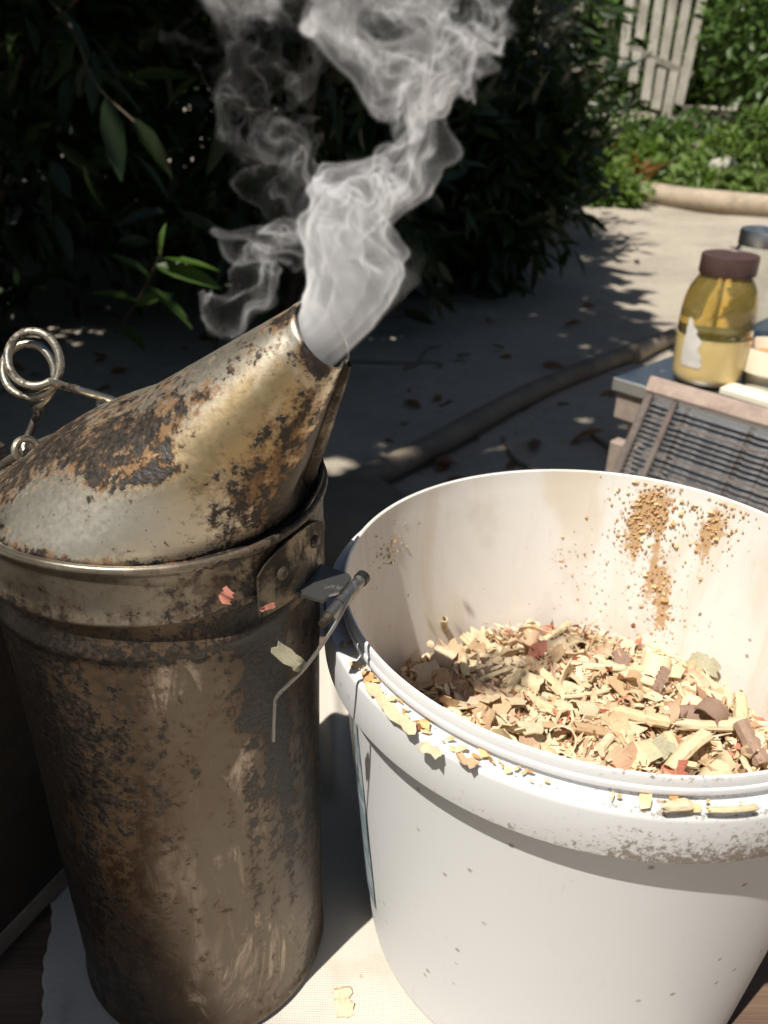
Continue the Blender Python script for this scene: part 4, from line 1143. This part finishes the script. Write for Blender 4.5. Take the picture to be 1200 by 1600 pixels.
# shade tree: trunk and limbs stand beside the hedge, its crown hangs over hedge and path above the picture
def build_tree():
    base = np.array([-3.0, 2.2, float(ground_h(-3.0, 2.2))])
    t = thing('shade_tree', 'broad tree over the hedge whose crown shades hedge and path', 'tree', base)
    v, f = tube(catmull([(0, 0, -.1), (.05, .02, .8), (.2, .05, 1.7), (.5, .1, 2.5), (1.0, .2, 3.2)], 6), np.linspace(.17, .07, 25), 12)
    obj('trunk', v, f, MAT['bark'], t)
    r = np.random.default_rng(8)
    cot = 1 / math.tan(SUN_EL); lx, ly = -math.sin(SUN_AZ), -math.cos(SUN_AZ)
    p = catmull([(.3, .06, 1.6), (1.2, -1.0, 2.1), (2.0, -2.3, 2.4)], 7); v, f = tube(p, np.linspace(.05, .012, len(p)), 8); obj('limb', v, f, MAT['bark'], t)  # limb added to carry the unseen shading bough
    for ex, ey in ((2.0, -1.2), (2.6, .3), (2.9, 1.6), (2.4, 3.0), (.3, 2.6), (-1.0, .5)):
        p = catmull([(.3, .06, 2.0), (.3 + ex * .4, .06 + ey * .4, 2.7), (ex, ey, 3.0 + r.uniform(-.2, .2))], 7)
        v, f = tube(p, np.linspace(.06, .012, len(p)), 8); obj('limb', v, f, MAT['bark'], t)
    n = 30000
    gy = r.uniform(.75, 7.2, n)
    edge = np.interp(gy, [.75, 1.5, 2.6, 4.5, 7.2], [.18, .50, .92, 1.15, 1.3])
    gx = edge - np.abs(r.normal(0, .12, n)) - r.uniform(0, 1, n) ** 1.0 * (edge + 4.2)
    keep = vnoise(np.stack([gx, gy], -1) * 2.4, 91) > -.9
    keep &= ~((gy < 1.0) & (r.uniform(0, 1, n) < .5))
    gx, gy = gx[keep], gy[keep]; n = len(gx)
    hz = r.uniform(2.3, 3.6, n)
    pos = np.stack([gx - hz * cot * lx, gy - hz * cot * ly, GZ + hz], -1)
    sd = np.array(sun_dir)
    for q, rad in SUNFLECKS:                  # gaps in the crown
        w = pos - np.array(q); along = w @ sd
        pos = pos[np.linalg.norm(w - along[:, None] * sd, axis=1) > rad + .04]
    # unseen lower bough, added to shade the canvas edge and the can's left
    k = 3200
    by, bz = r.uniform(-.28, .272, k), r.uniform(1.3, 1.9, k)
    bx = (-.09 + (by - .15) * .27 - .016) - r.uniform(0, 1, k) ** 1.2 * .5
    pos = np.concatenate([pos, np.stack([bx, by, np.zeros(k)], -1) + sd * (bz / sd[2])[:, None]])
    n = len(pos)
    d = r.normal(0, 1, (n, 3)) * np.array([1, 1, .35]) + np.array([0, 0, -.3])
    small = np.where(np.arange(n) >= n - k, .36, 1.0)
    v, f, ti = leaf_batch(pos, d, r.normal(0, .3, (n, 3)), small * r.uniform(.13, .22, n), small * r.uniform(.05, .085, n))
    stuff(obj('crown', v - base, f, MAT['leaf_far'], t, attrs={'tint': ti}, sharp=None))
build_tree()

# ------------------------------------------------------------------ far side: logs, pickets, weeds
def pole(name, label, cat, p, r0, r1, mat, seed):
    p = np.array(p, float); p[:, 2] = ground_h(p[:, 0], p[:, 1]) + (r0 + r1) * .5 * .9
    base = p[0].copy(); q = catmull(p, 8)
    rad = np.linspace(r0, r1, len(q)) * (1 + .05 * vnoise(q * 6, seed))
    v, f = tube(q - base, rad, 14)
    o = obj(name, v, f, MAT[mat], None, sharp=60); o.location = base
    tag(o, label, cat)
pole('wooden_pole', 'long bare pole lying across the shaded path behind the pail', 'pole', [(-.75, .92, 0), (-.08, 1.52, 0), (.40, 2.10, 0), (.86, 2.60, 0), (1.25, 3.05, 0)], .030, .024, 'pole_wood', 4)
pole('bleached_log', 'thick bleached log lying on the sunlit sand by the weeds', 'log', [(1.58, 6.15, 0), (2.0, 5.78, 0), (2.6, 5.35, 0), (3.6, 4.7, 0)], .068, .078, 'log_wood', 5)
pole('split_stick', 'pale split stick lying on the path beside the hive corner', 'stick', [on_z(985, 572, GZ), on_z(1020, 552, GZ), on_z(1060, 535, GZ)], .030, .022, 'log_wood', 6)
def build_rock(name, label, px, py, r, sq, seed, mat='stone'):
    c = on_z(px, py, GZ); c[2] = float(ground_h(c[0], c[1]))
    th = np.linspace(.01, math.pi - .01, 14); n = 18
    v, f = lathe(np.stack([np.sin(th) * r, np.cos(th)[::1] * r * sq], -1), n)
    v = v * (1 + .16 * vnoise(v / r * 1.6, seed))[:, None] + np.array([0, 0, r * sq * .3])
    f = f + [list(range(n)), [len(v) - n + j for j in range(n)][::-1]]
    o = obj(name, v, f, MAT[mat], None, sharp=None); o.location = c
    tag(o, label, 'stone')
build_rock('rounded_stone', 'low rounded stone on the shaded path behind the smoker', 540, 830, .15, .45, 1, 'dark_stone')
build_rock('pale_stone', 'pale stone lying among the weeds above the bleached log', 1120, 300, .11, .8, 2)
def build_pickets():
    Y = 7.3
    tops = [(988, -40), (1014, -40), (1036, -40), (1058, -40), (1081, -40), (1106, -40)]
    bots = [(972, 110), (988, 130), (1008, 158), (1024, 172), (1040, 186), (1060, 165)]
    b0 = on_y(1015, 200, Y); g = float(ground_h(b0[0], b0[1])); base = np.array([b0[0], b0[1], g])
    t = thing('picket_panel', 'leaning panel of weathered grey pickets beyond the weeds', 'fence', base)
    for i, (a, b) in enumerate(zip(tops, bots)):
        p, q = on_y(*b, Y + .02 * (i % 2)), on_y(*a, Y + .5 + .02 * (i % 2))
        d = (q - p); q = p + d * 1.25
        v, f = frame_box(p - base, q - base, .072, .020, (0, -1, .1), .003)
        obj('picket', v, f, MAT['picket_wood'], t, smooth=False)
    for h in (.25, .95):
        p = (1 - h) * on_y(*bots[0], Y + .05) + h * on_y(*tops[0], Y + .55); q = (1 - h) * on_y(*bots[-1], Y + .05) + h * on_y(*tops[-1], Y + .55)
        v, f = frame_box(p - base - (q - p) * .1, q - base + (q - p) * .1, .05, .04, (0, -1, 0), .003)
        obj('rail', v, f, MAT['picket_wood'], t, smooth=False)
    p = on_y(1030, 150, Y + .35)
    v, f = frame_box(p * np.array([1, 1, 0]) + np.array([0, 0, g - .1]) - base, p - base + np.array([.1, .05, .1]), .09, .09, (0, -1, 0), .004)
    obj('post', v, f, MAT['picket_wood'], t, smooth=False)
build_pickets()
def far_fence():
    Y = 10.0
    b = on_y(930, 130, Y); g = float(ground_h(b[0], b[1])); base = np.array([b[0], b[1], g])
    t = thing('far_fence', 'distant pale post and rail fence behind the drifting smoke', 'fence', base)
    for px in (840, 905, 948, 992):
        p, q = on_y(px, 150, Y), on_y(px, -60, Y); p[2] = g - .1
        v, f = frame_box(p - base, q - base, .09, .09, (0, -1, 0), .005); obj('post', v, f, MAT['picket_wood'], t, smooth=False)
    for py in (38, 105):
        p, q = on_y(820, py, Y - .06), on_y(1010, py, Y - .06)
        v, f = frame_box(p - base, q - base, .03, .09, (0, 0, 1), .004); obj('rail', v, f, MAT['picket_wood'], t, smooth=False)
far_fence()
def weeds():
    spots = [(905, 345, 6.0, .28, 'leaf_weed', 'bright low weed at the hedge end beside the sand'), (955, 345, 5.8, .22, 'leaf_weed', 'bright low weed against the log end'),
             (1040, 300, 6.5, .30, 'leaf_weed', 'leafy weed behind the bleached log'), (1075, 268, 7.0, .34, 'leaf_vine', 'leafy weed under the leaning pickets'),
             (930, 262, 6.9, .42, 'leaf_vine', 'tall leafy weed between hedge and pickets'), (905, 180, 7.8, .5, 'leaf_vine', 'tall weed in front of the distant fence'), (1110, 320, 6.1, .25, 'leaf_weed', 'bright weed beside the pale stone'),
             (1180, 300, 6.8, .35, 'leaf_weed', 'bright weed at the foot of the vine thicket'), (1010, 205, 7.0, .34, 'leaf_vine', 'leafy weed at the very foot of the leaning pickets'), (1150, 250, 7.0, .34, 'leaf_vine', 'leafy weed between the pickets and the thicket'), (980, 300, 6.6, .26, 'leaf_weed', 'low weed next to the dry brown fern')]
    for i, (px, py, Y, h, mat, lab) in enumerate(spots):
        b = on_y(px, py, Y)
        shrub('weed', lab, 'weed', b, h * 1.0, h * .7, h * 1.15, 420, (.05, .11), (.02, .04), mat, 'weeds along the sandy clearing', 12, 5, .02, 100 + i, .2)
    for name, lab, cat, px, py, Y, n, mat, ln, up in (('yellow_plant', 'yellow green strap leaved plant below the distant fence', 'plant', 948, 225, 6.6, 26, 'leaf_yellow', (.22, .42), .8), ('dry_fern', 'dry reddish brown fern among the green weeds', 'fern', 990, 285, 6.2, 30, 'leaf_dry', (.15, .30), .9)):
        b = on_y(px, py, Y); b[2] = float(ground_h(b[0], b[1]))
        r = np.random.default_rng(int(px)); t = thing(name, lab, cat, b)
        a = r.uniform(0, 6.283, n); d = np.stack([np.cos(a), np.sin(a), r.uniform(.2, 1.6, n) * up], -1)
        me = leaf_mesh(mat); x, y, z = basis(d, r.normal(0, .2, (n, 3))); l = r.uniform(*ln, n)
        for i in range(n):
            o = link(bpy.data.objects.new('leaf', me), t); mt = Matrix.Identity(4)
            for k in range(3): mt[k][0], mt[k][1], mt[k][2] = x[i][k] * l[i], y[i][k] * .045, z[i][k] * l[i] * .9
            mt[2][3] = .02 + .12 * r.random()
            o.matrix_local = mt
    shrub('vine_thicket', 'dense green vine thicket to the side of the leaning pickets', 'thicket', (3.15, 7.6, 0), .75, .7, 1.9, 4200, (.06, .11), (.03, .055), 'leaf_vine', None, 60, 12, .05, 201, .35)
    shrub('vine_thicket', 'shaded vine thicket behind the leaning pickets', 'thicket', (2.55, 8.9, 0), .9, .6, 1.7, 2600, (.08, .13), (.04, .065), 'leaf_vine', None, 0, 10, .05, 202, .35)
    # grass at the foot of the weeds
    r = np.random.default_rng(3); n = 9000
    x = r.uniform(.9, 4.2, n); y = 6.15 - .62 * (x - 1.58) + np.abs(r.normal(0, .9, n)) + .1
    pos = np.stack([x, y, ground_h(x, y)], -1)
    d = np.stack([r.normal(0, .4, n), r.normal(0, .4, n), np.ones(n)], -1)
    v, f, ti = leaf_batch(pos, d, r.normal(0, 1, (n, 3)), r.uniform(.05, .13, n), r.uniform(.006, .011, n))
    o = obj('grass', v, f, MAT['grass'], None, attrs={'tint': ti}, sharp=None)
    tag(o, 'short bright grass behind the bleached log', 'grass', None, 'stuff')
    # far wood closing the view; unseen rest of ring added to cut sky light
    n = 26000; t = np.where(r.uniform(0, 1, n) < .45, r.uniform(.9, 2.2, n), r.uniform(0, 6.283, n)); R = 12.5 + r.uniform(0, 2.5, n)
    a = R * np.cos(t); y = R * np.sin(t)
    hgt = np.where((t > .85) & (t < 2.3), 4.0, 7.0) + .8 * vnoise(t[:, None] * 9, 7)
    z = ground_h(a, y) + r.uniform(0, 1, n) ** .8 * hgt
    d = r.normal(0, 1, (n, 3)); d[:, 2] -= .4
    v, f, ti = leaf_batch(np.stack([a, y, z], -1), d, r.normal(0, .5, (n, 3)), r.uniform(.4, .8, n), r.uniform(.24, .42, n))
    o = obj('far_thicket', v, f, MAT['leaf_far'], None, attrs={'tint': ti}, sharp=None)
    tag(o, 'far dark green thicket closing the view behind the fences, with an unseen ring added to block sky', 'thicket', None, 'stuff')
weeds()
def litter():
    r = np.random.default_rng(19)
    spots = [(105, 533), (85, 540), (40, 590), (20, 525), (700, 535), (715, 560), (790, 555), (800, 565), (640, 610), (690, 640), (760, 500), (600, 690), (870, 640), (890, 700), (910, 585), (830, 690), (660, 720), (740, 690), (930, 480), (880, 520), (960, 620), (1140, 388), (1150, 392)]
    spots = spots[:21] + [(r.uniform(480, 960), r.uniform(430, 760)) for _ in range(16)] + [(r.uniform(0, 330), r.uniform(480, 640)) for _ in range(12)] + spots[21:]
    me = leaf_mesh('leaf_dry')
    for i, (px, py) in enumerate(spots):
        p = on_z(px, py, GZ); p[2] = float(ground_h(p[0], p[1])) + .006
        o = link(bpy.data.objects.new('fallen_leaf', me)); o.location = p
        o.rotation_euler = (r.normal(0, .5), r.normal(0, .35), r.uniform(0, 6.28)); l = r.uniform(.04, .10); o.scale = (l, l * .38, l * .9)
        tag(o, 'dry reddish fallen leaf lying on the shaded sandy path' if i < 49 else 'dry orange fallen leaf on the sunlit sand behind the jars', 'leaf', 'fallen leaves on the path' if i < 49 else 'fallen leaves on the sunlit sand')
litter()
def twigs():
    r = np.random.default_rng(29)
    for k in range(8):
        a = on_z(r.uniform(500, 940), r.uniform(440, 740), GZ); t = r.uniform(0, 3.14); l = r.uniform(.12, .4)
        p = np.array([a + np.array([math.cos(t), math.sin(t), 0]) * l * s + np.array([r.normal(0, .012), r.normal(0, .012), 0]) for s in (-.5, -.2, .15, .5)])
        p[:, 2] = ground_h(p[:, 0], p[:, 1]) + .006
        base = p[0].copy(); q = catmull(p, 4)
        v, f = tube(q - base, np.linspace(.007, .003, len(q)), 6)
        o = obj('fallen_twig', v, f, MAT['pole_wood'], None); o.location = base
        tag(o, 'thin bare twig lying on the shaded sandy path', 'twig', 'twigs on the shaded path')
twigs()
# ------------------------------------------------------------------ smoke: streak sheets carried by eddies, gathered into a fog volume
def build_smoke():
    r = np.random.default_rng(12)
    lo, hi, vox = np.array([-.060, .168, .250]), np.array([.050, .252, .356]), .00041
    dim = np.round((hi - lo) / vox).astype(int)
    PER = .064; NG = 56
    def eddies(cut_lo, cut_hi, seed, amp):
        q = np.random.default_rng(seed)
        k = np.fft.fftfreq(NG, 1 / NG); KX, KY, KZ = np.meshgrid(k, k, k, indexing='ij'); K = np.sqrt(KX ** 2 + KY ** 2 + KZ ** 2)
        band = np.exp(-((K - (cut_lo + cut_hi) / 2) / ((cut_hi - cut_lo) / 2)) ** 2); band[0, 0, 0] = 0
        A = [np.fft.fftn(q.normal(size=(NG,) * 3)) * band for _ in range(3)]
        c = [1j * (KY * A[2] - KZ * A[1]), 1j * (KZ * A[0] - KX * A[2]), 1j * (KX * A[1] - KY * A[0])]
        v = np.stack([np.fft.ifftn(x).real for x in c], -1); return v / v.std() * amp
    W1 = (eddies(1.2, 3.2, 5, 1.0) + eddies(4, 8, 6, .50) + eddies(9, 15, 8, .16)).astype(np.float32)
    def vel(p):
        g = np.mod(p / PER, 1.0) * NG; i = g.astype(np.int32); f = (g - i).astype(np.float32); j = (i + 1) % NG; i %= NG
        out = 0
        for a in (0, 1):
            wx = f[:, :1] if a else 1 - f[:, :1]; ix = j[:, 0] if a else i[:, 0]
            for b in (0, 1):
                wy = f[:, 1:2] if b else 1 - f[:, 1:2]; iy = j[:, 1] if b else i[:, 1]
                for c in (0, 1):
                    wz = f[:, 2:] if c else 1 - f[:, 2:]; iz = j[:, 2] if c else i[:, 2]
                    out = out + wx * wy * wz * W1[ix, iy, iz]
        return out
    def advect(p, tau, steps=22):
        p = p.astype(np.float32)
        for s in range(steps):
            h = (tau / steps)[:, None]
            k1 = vel(p); p = p + h * vel(p + .5 * h * k1)
        return p
    store = []
    def splat(p, w): store.append((p.astype(np.float32), w.astype(np.float32)))
    def gather():
        grid = np.zeros(int(dim.prod()), np.float32)
        p, w = np.concatenate([q[0] for q in store]), np.concatenate([q[1] for q in store])
        g = (p - lo) / vox - .5; i = np.floor(g).astype(np.int32); f = (g - i).astype(np.float32)
        ok = np.all((i >= 0) & (i < dim - 1), axis=1); i, f, w = i[ok], f[ok], w[ok]
        for a in (0, 1):
            for b in (0, 1):
                for c in (0, 1):
                    ww = w * (f[:, 0] if a else 1 - f[:, 0]) * (f[:, 1] if b else 1 - f[:, 1]) * (f[:, 2] if c else 1 - f[:, 2])
                    idx = (i[:, 0] + a) + dim[0] * ((i[:, 1] + b) + dim[1] * (i[:, 2] + c))
                    grid += np.bincount(idx, ww, grid.size).astype(np.float32)
        return grid
    def up(P, n, m):
        """bilinear refinement of a sheet (A,B,3)"""
        def lin(Q, k):
            t = np.linspace(0, Q.shape[0] - 1, (Q.shape[0] - 1) * k + 1); i = np.minimum(t.astype(int), Q.shape[0] - 2); f = (t - i).reshape((-1,) + (1,) * (Q.ndim - 1))
            return Q[i] * (1 - f) + Q[i + 1] * f
        return lin(lin(P, n).swapaxes(0, 1), m).swapaxes(0, 1)
    def sheet(A, n, m, weight, tau, wfun=None):
        """A: (na, nb, 3) undisturbed sheet, tau (na,) eddy time"""
        na, nb = A.shape[:2]
        P = advect(A.reshape(-1, 3), np.repeat(tau, nb)).reshape(na, nb, 3)
        wa = np.ones((na, nb)) if wfun is None else wfun
        U = up(P, n, m); Wt = up(wa[..., None], n, m)[..., 0] * weight / (n * m)
        splat(U.reshape(-1, 3).astype(np.float64), Wt.ravel())
    M = np.array((-.0164, .205, .2663)); nn = np.array([.733, -.285, .618]); nn /= np.linalg.norm(nn)
    # centre line and half widths of the plume by height above the mouth
    zc = np.array([-.012, -.004, .0, .005, .010, .017, .024, .031, .038, .045, .052, .060, .068, .078, .090, .105])
    xc = np.array([-.0130, -.0045, .0, .0040, .0060, .0068, .0066, .0085, .0130, .0190, .0220, .0215, .0180, .0145, .012, .010])
    yc = np.array([.0050, .0018, .0, -.0015, -.002, -.002, -.001, .0, .002, .004, .006, .007, .008, .009, .010, .012])
    wd = np.array([.0085, .0088, .0088, .0102, .0115, .0122, .0112, .0098, .0082, .0074, .0080, .0110, .0160, .0220, .028, .033])
    zz = lambda s: s
    def tube_sheet(na, nb, rho, phi0, phi1, a0, a1, wob=0.0, ph=0.0):
        a = np.linspace(a0, a1, na); z = -.012 + a * .117
        c = np.stack([np.interp(z, zc, xc), np.interp(z, zc, yc), z], -1) + M
        w = np.interp(z, zc, wd)
        ph_ = np.linspace(phi0, phi1, nb)
        tilt = np.clip(1 - (z + .012) / .022, 0, 1)              # the section starts square to the spout and turns level
        e1 = np.array([1, 0, 0])[None] * (1 - tilt)[:, None] + np.array([.62, .0, -.78])[None] * tilt[:, None]
        e2 = np.array([0, 1, 0])[None] * (1 - tilt)[:, None] + np.array([.36, .93, .0])[None] * tilt[:, None]
        rr = rho * (1 + wob * np.sin(2 * ph_[None] + 9 * a[:, None] + ph))
        return c[:, None] + (w[:, None] * rr * np.cos(ph_)[None])[..., None] * e1[:, None] + (w[:, None] * rr * np.sin(ph_)[None] * .8)[..., None] * e2[:, None], a
    def tau_of(a, k=.0175):
        z = -.012 + a * .117
        return (k * np.clip((z - .004) / .06, 0, None) ** 1.25).astype(np.float32)
    def fade(a, nb, f0=.0, f1=1.0, lo_=1.0, hi_=.35):
        g = lo_ + (hi_ - lo_) * np.clip((a - f0) / (f1 - f0), 0, 1) ** .6
        return np.repeat(g[:, None], nb, 1)
    for rho, p0, p1, k, wt in ((1.0, 0, 6.283, .0088, 1.3), (.84, .6, 5.0, .0108, .8), (.62, 2.0, 7.2, .0100, .8), (.35, 0, 5.0, .0118, .6)):
        na, nb = 560, 150
        A, a = tube_sheet(na, nb, rho, p0, p1, .02, 1.0, .14, rho * 9)
        A = A + (.0012 * vnoise(A * 330, int(rho * 100)))[..., None] * np.array([1, .6, 0]) * np.clip((a - .1) / .3, 0, 1)[:, None, None]
        edge = np.sin(np.linspace(0, math.pi, nb)) ** .35 if p1 - p0 < 6.2 else np.ones(nb)
        sheet(A, 4, 5, 2.6 * wt, tau_of(a, k), fade(a, nb, .05, 1.0, 1.0, .75) * edge[None])
    # dense core just inside and above the mouth
    n = 900000
    a = r.uniform(.0, .34, n) ** 1.0; z = -.012 + a * .117
    ph, rho = r.uniform(0, 6.283, n), np.sqrt(r.uniform(0, 1, n)) * .98
    tilt = np.clip(1 - (z + .012) / .022, 0, 1)[:, None]
    e1 = np.array([1, 0, 0]) * (1 - tilt) + np.array([.62, 0, -.78]) * tilt; e2 = np.array([0, 1, 0]) * (1 - tilt) + np.array([.36, .93, 0]) * tilt
    w = np.interp(z, zc, wd)[:, None]
    p = np.stack([np.interp(z, zc, xc), np.interp(z, zc, yc), z], -1) + M + w * rho[:, None] * (np.cos(ph)[:, None] * e1 + .8 * np.sin(ph)[:, None] * e2)
    wt = .11 * np.clip((.34 - a) / .26, 0, 1) ** 1.1
    splat(advect(p, tau_of(a), 12).astype(np.float64), wt)
    # thin curls seeping from under the lid behind the spout
    for q, (pa, pb, k, wt) in enumerate((((335, 530), (415, 505), .012, .30), ((345, 525), (410, 508), .015, .26), ((365, 520), (440, 490), .010, .20))):
        na, nb = 620, 110
        s = np.linspace(0, 1, nb); a = np.linspace(0, 1, na)
        P0, P1 = on_y(*pa, .232), on_y(*pb, .222)
        base = P0[None] * (1 - s[:, None]) + P1[None] * s[:, None]
        z = a * .098
        xx = .010 * np.sin(np.clip(z / .05, 0, 1) * 1.9) - .004 * np.sin(z * 120 + q)
        pinch = 1 - .35 * np.sin(np.clip(z / .035, 0, 1) * math.pi)
        mid = base.mean(0)
        A = mid + (base - mid)[None] * pinch[:, None, None] * 1.0
        A = A + np.stack([xx, .004 * np.sin(z * 90 + 2 * q), z], -1)[:, None]
        A = A + (.0022 * np.sin(s * 7 + q)[None] * np.ones(na)[:, None])[..., None] * np.array([0, 1, 0])
        tau = (k * np.clip((z + .012) / .05, 0, None) ** .8 * .5).astype(np.float32)
        g = np.clip(a / .05, 0, 1) * (1 - .72 * np.clip((a - .35) / .4, 0, 1))
        sheet(A, 4, 5, 1.15 * wt, tau, np.repeat(g[:, None], nb, 1) * (np.sin(s * math.pi) ** .4)[None])
    # thin drifting veil above
    for q, (x0, x1, wt) in enumerate(((-.045, .0, .18), (.0, .05, .14))):
        na, nb = 380, 150
        s = np.linspace(0, 1, nb); z = np.linspace(.318, .372, na)
        A = np.stack(np.broadcast_arrays((x0 + (x1 - x0) * s)[None], (.222 + .016 * np.sin(s * 5 + q))[None], z[:, None]), -1)
        sheet(A, 4, 4, .9 * wt, np.full(na, .022, np.float32), np.repeat(np.clip((z - .318) / .03, 0, 1)[:, None], nb, 1))
    D = gather().reshape(dim[2], dim[1], dim[0])
    for ax in range(3):
        D = .15 * np.roll(D, 1, ax) + .7 * D + .15 * np.roll(D, -1, ax)
    D[:2] = D[-2:] = 0; D[:, :2] = D[:, -2:] = 0; D[:, :, :2] = D[:, :, -2:] = 0
    zt = lo[2] + (np.arange(dim[2]) + .5) * vox
    D *= (1 - sstep(.340, .354, zt))[:, None, None]
    D[D < .012] = 0
    d = np.ascontiguousarray(D, np.float32).ravel()
    me = bpy.data.meshes.new('smoke_plume')
    me.vertices.add(len(d))
    co = np.zeros((len(d), 3), np.float32); co[-1] = hi; co[0] = lo; co[1:-1] = (lo + hi) / 2
    me.vertices.foreach_set('co', co.ravel())
    me.attributes.new('smoke', 'FLOAT', 'POINT').data.foreach_set('value', d)
    N = NT('smoke')
    vol = N.n('VolumePrincipled', {'Color': (.93, .93, .94), 'Density': 1.0, 'Anisotropy': -.35, 'Density Attribute': ''})
    dens = N.math('MULTIPLY', N.n('Attribute', attribute_name='density').outputs['Fac'], SMOKE_K)
    N.set(vol.inputs['Density'], dens)
    mat = N.done(vol, 'Volume')
    try: mat.volume_sampling = 'DISTANCE'
    except Exception: pass
    mat.cycles.volume_interpolation = 'LINEAR'
    o = link(bpy.data.objects.new('smoke_plume', me))
    t = bpy.data.node_groups.new('smoke_volume', 'GeometryNodeTree')
    t.interface.new_socket('Geometry', in_out='INPUT', socket_type='NodeSocketGeometry'); t.interface.new_socket('Geometry', in_out='OUTPUT', socket_type='NodeSocketGeometry')
    nd = t.nodes.new; lk = t.links.new
    gi, go = nd('NodeGroupInput'), nd('NodeGroupOutput')
    pos = nd('GeometryNodeInputPosition')
    def vm(op, a, b):
        x = nd('ShaderNodeVectorMath'); x.operation = op; lk(a, x.inputs[0])
        if isinstance(b, tuple): x.inputs[1].default_value = b
        return x.outputs[0]
    cells = vm('FLOOR', vm('ADD', vm('MULTIPLY', vm('SUBTRACT', pos.outputs[0], tuple(lo)), tuple((dim - 1) / (hi - lo))), (.5, .5, .5)), None)
    dot = nd('ShaderNodeVectorMath'); dot.operation = 'DOT_PRODUCT'; lk(cells, dot.inputs[0]); dot.inputs[1].default_value = (1.0, float(dim[0]), float(dim[0] * dim[1]))
    ti = nd('FunctionNodeFloatToInt'); ti.rounding_mode = 'ROUND'; lk(dot.outputs['Value'], ti.inputs[0])
    na_ = nd('GeometryNodeInputNamedAttribute'); na_.data_type = 'FLOAT'; na_.inputs[0].default_value = 'smoke'
    si = nd('GeometryNodeSampleIndex'); si.data_type = 'FLOAT'; si.domain = 'POINT'; si.clamp = True
    lk(gi.outputs[0], si.inputs['Geometry']); lk(na_.outputs[0], si.inputs['Value']); lk(ti.outputs[0], si.inputs['Index'])
    vc = nd('GeometryNodeVolumeCube')
    lk(si.outputs[0], vc.inputs['Density']); vc.inputs['Min'].default_value = tuple(lo); vc.inputs['Max'].default_value = tuple(hi)
    for k, nme in enumerate(('Resolution X', 'Resolution Y', 'Resolution Z')): vc.inputs[nme].default_value = int(dim[k])
    sm = nd('GeometryNodeSetMaterial'); sm.inputs['Material'].default_value = mat
    lk(vc.outputs[0], sm.inputs[0]); lk(sm.outputs[0], go.inputs[0])
    mod = o.modifiers.new('smoke_volume', 'NODES'); mod.node_group = t
    me.materials.append(mat)
    tag(o, 'pale grey smoke curling up from the mouth of the smoker spout', 'smoke', None, 'stuff')
SMOKE_K = 58.0
build_smoke()
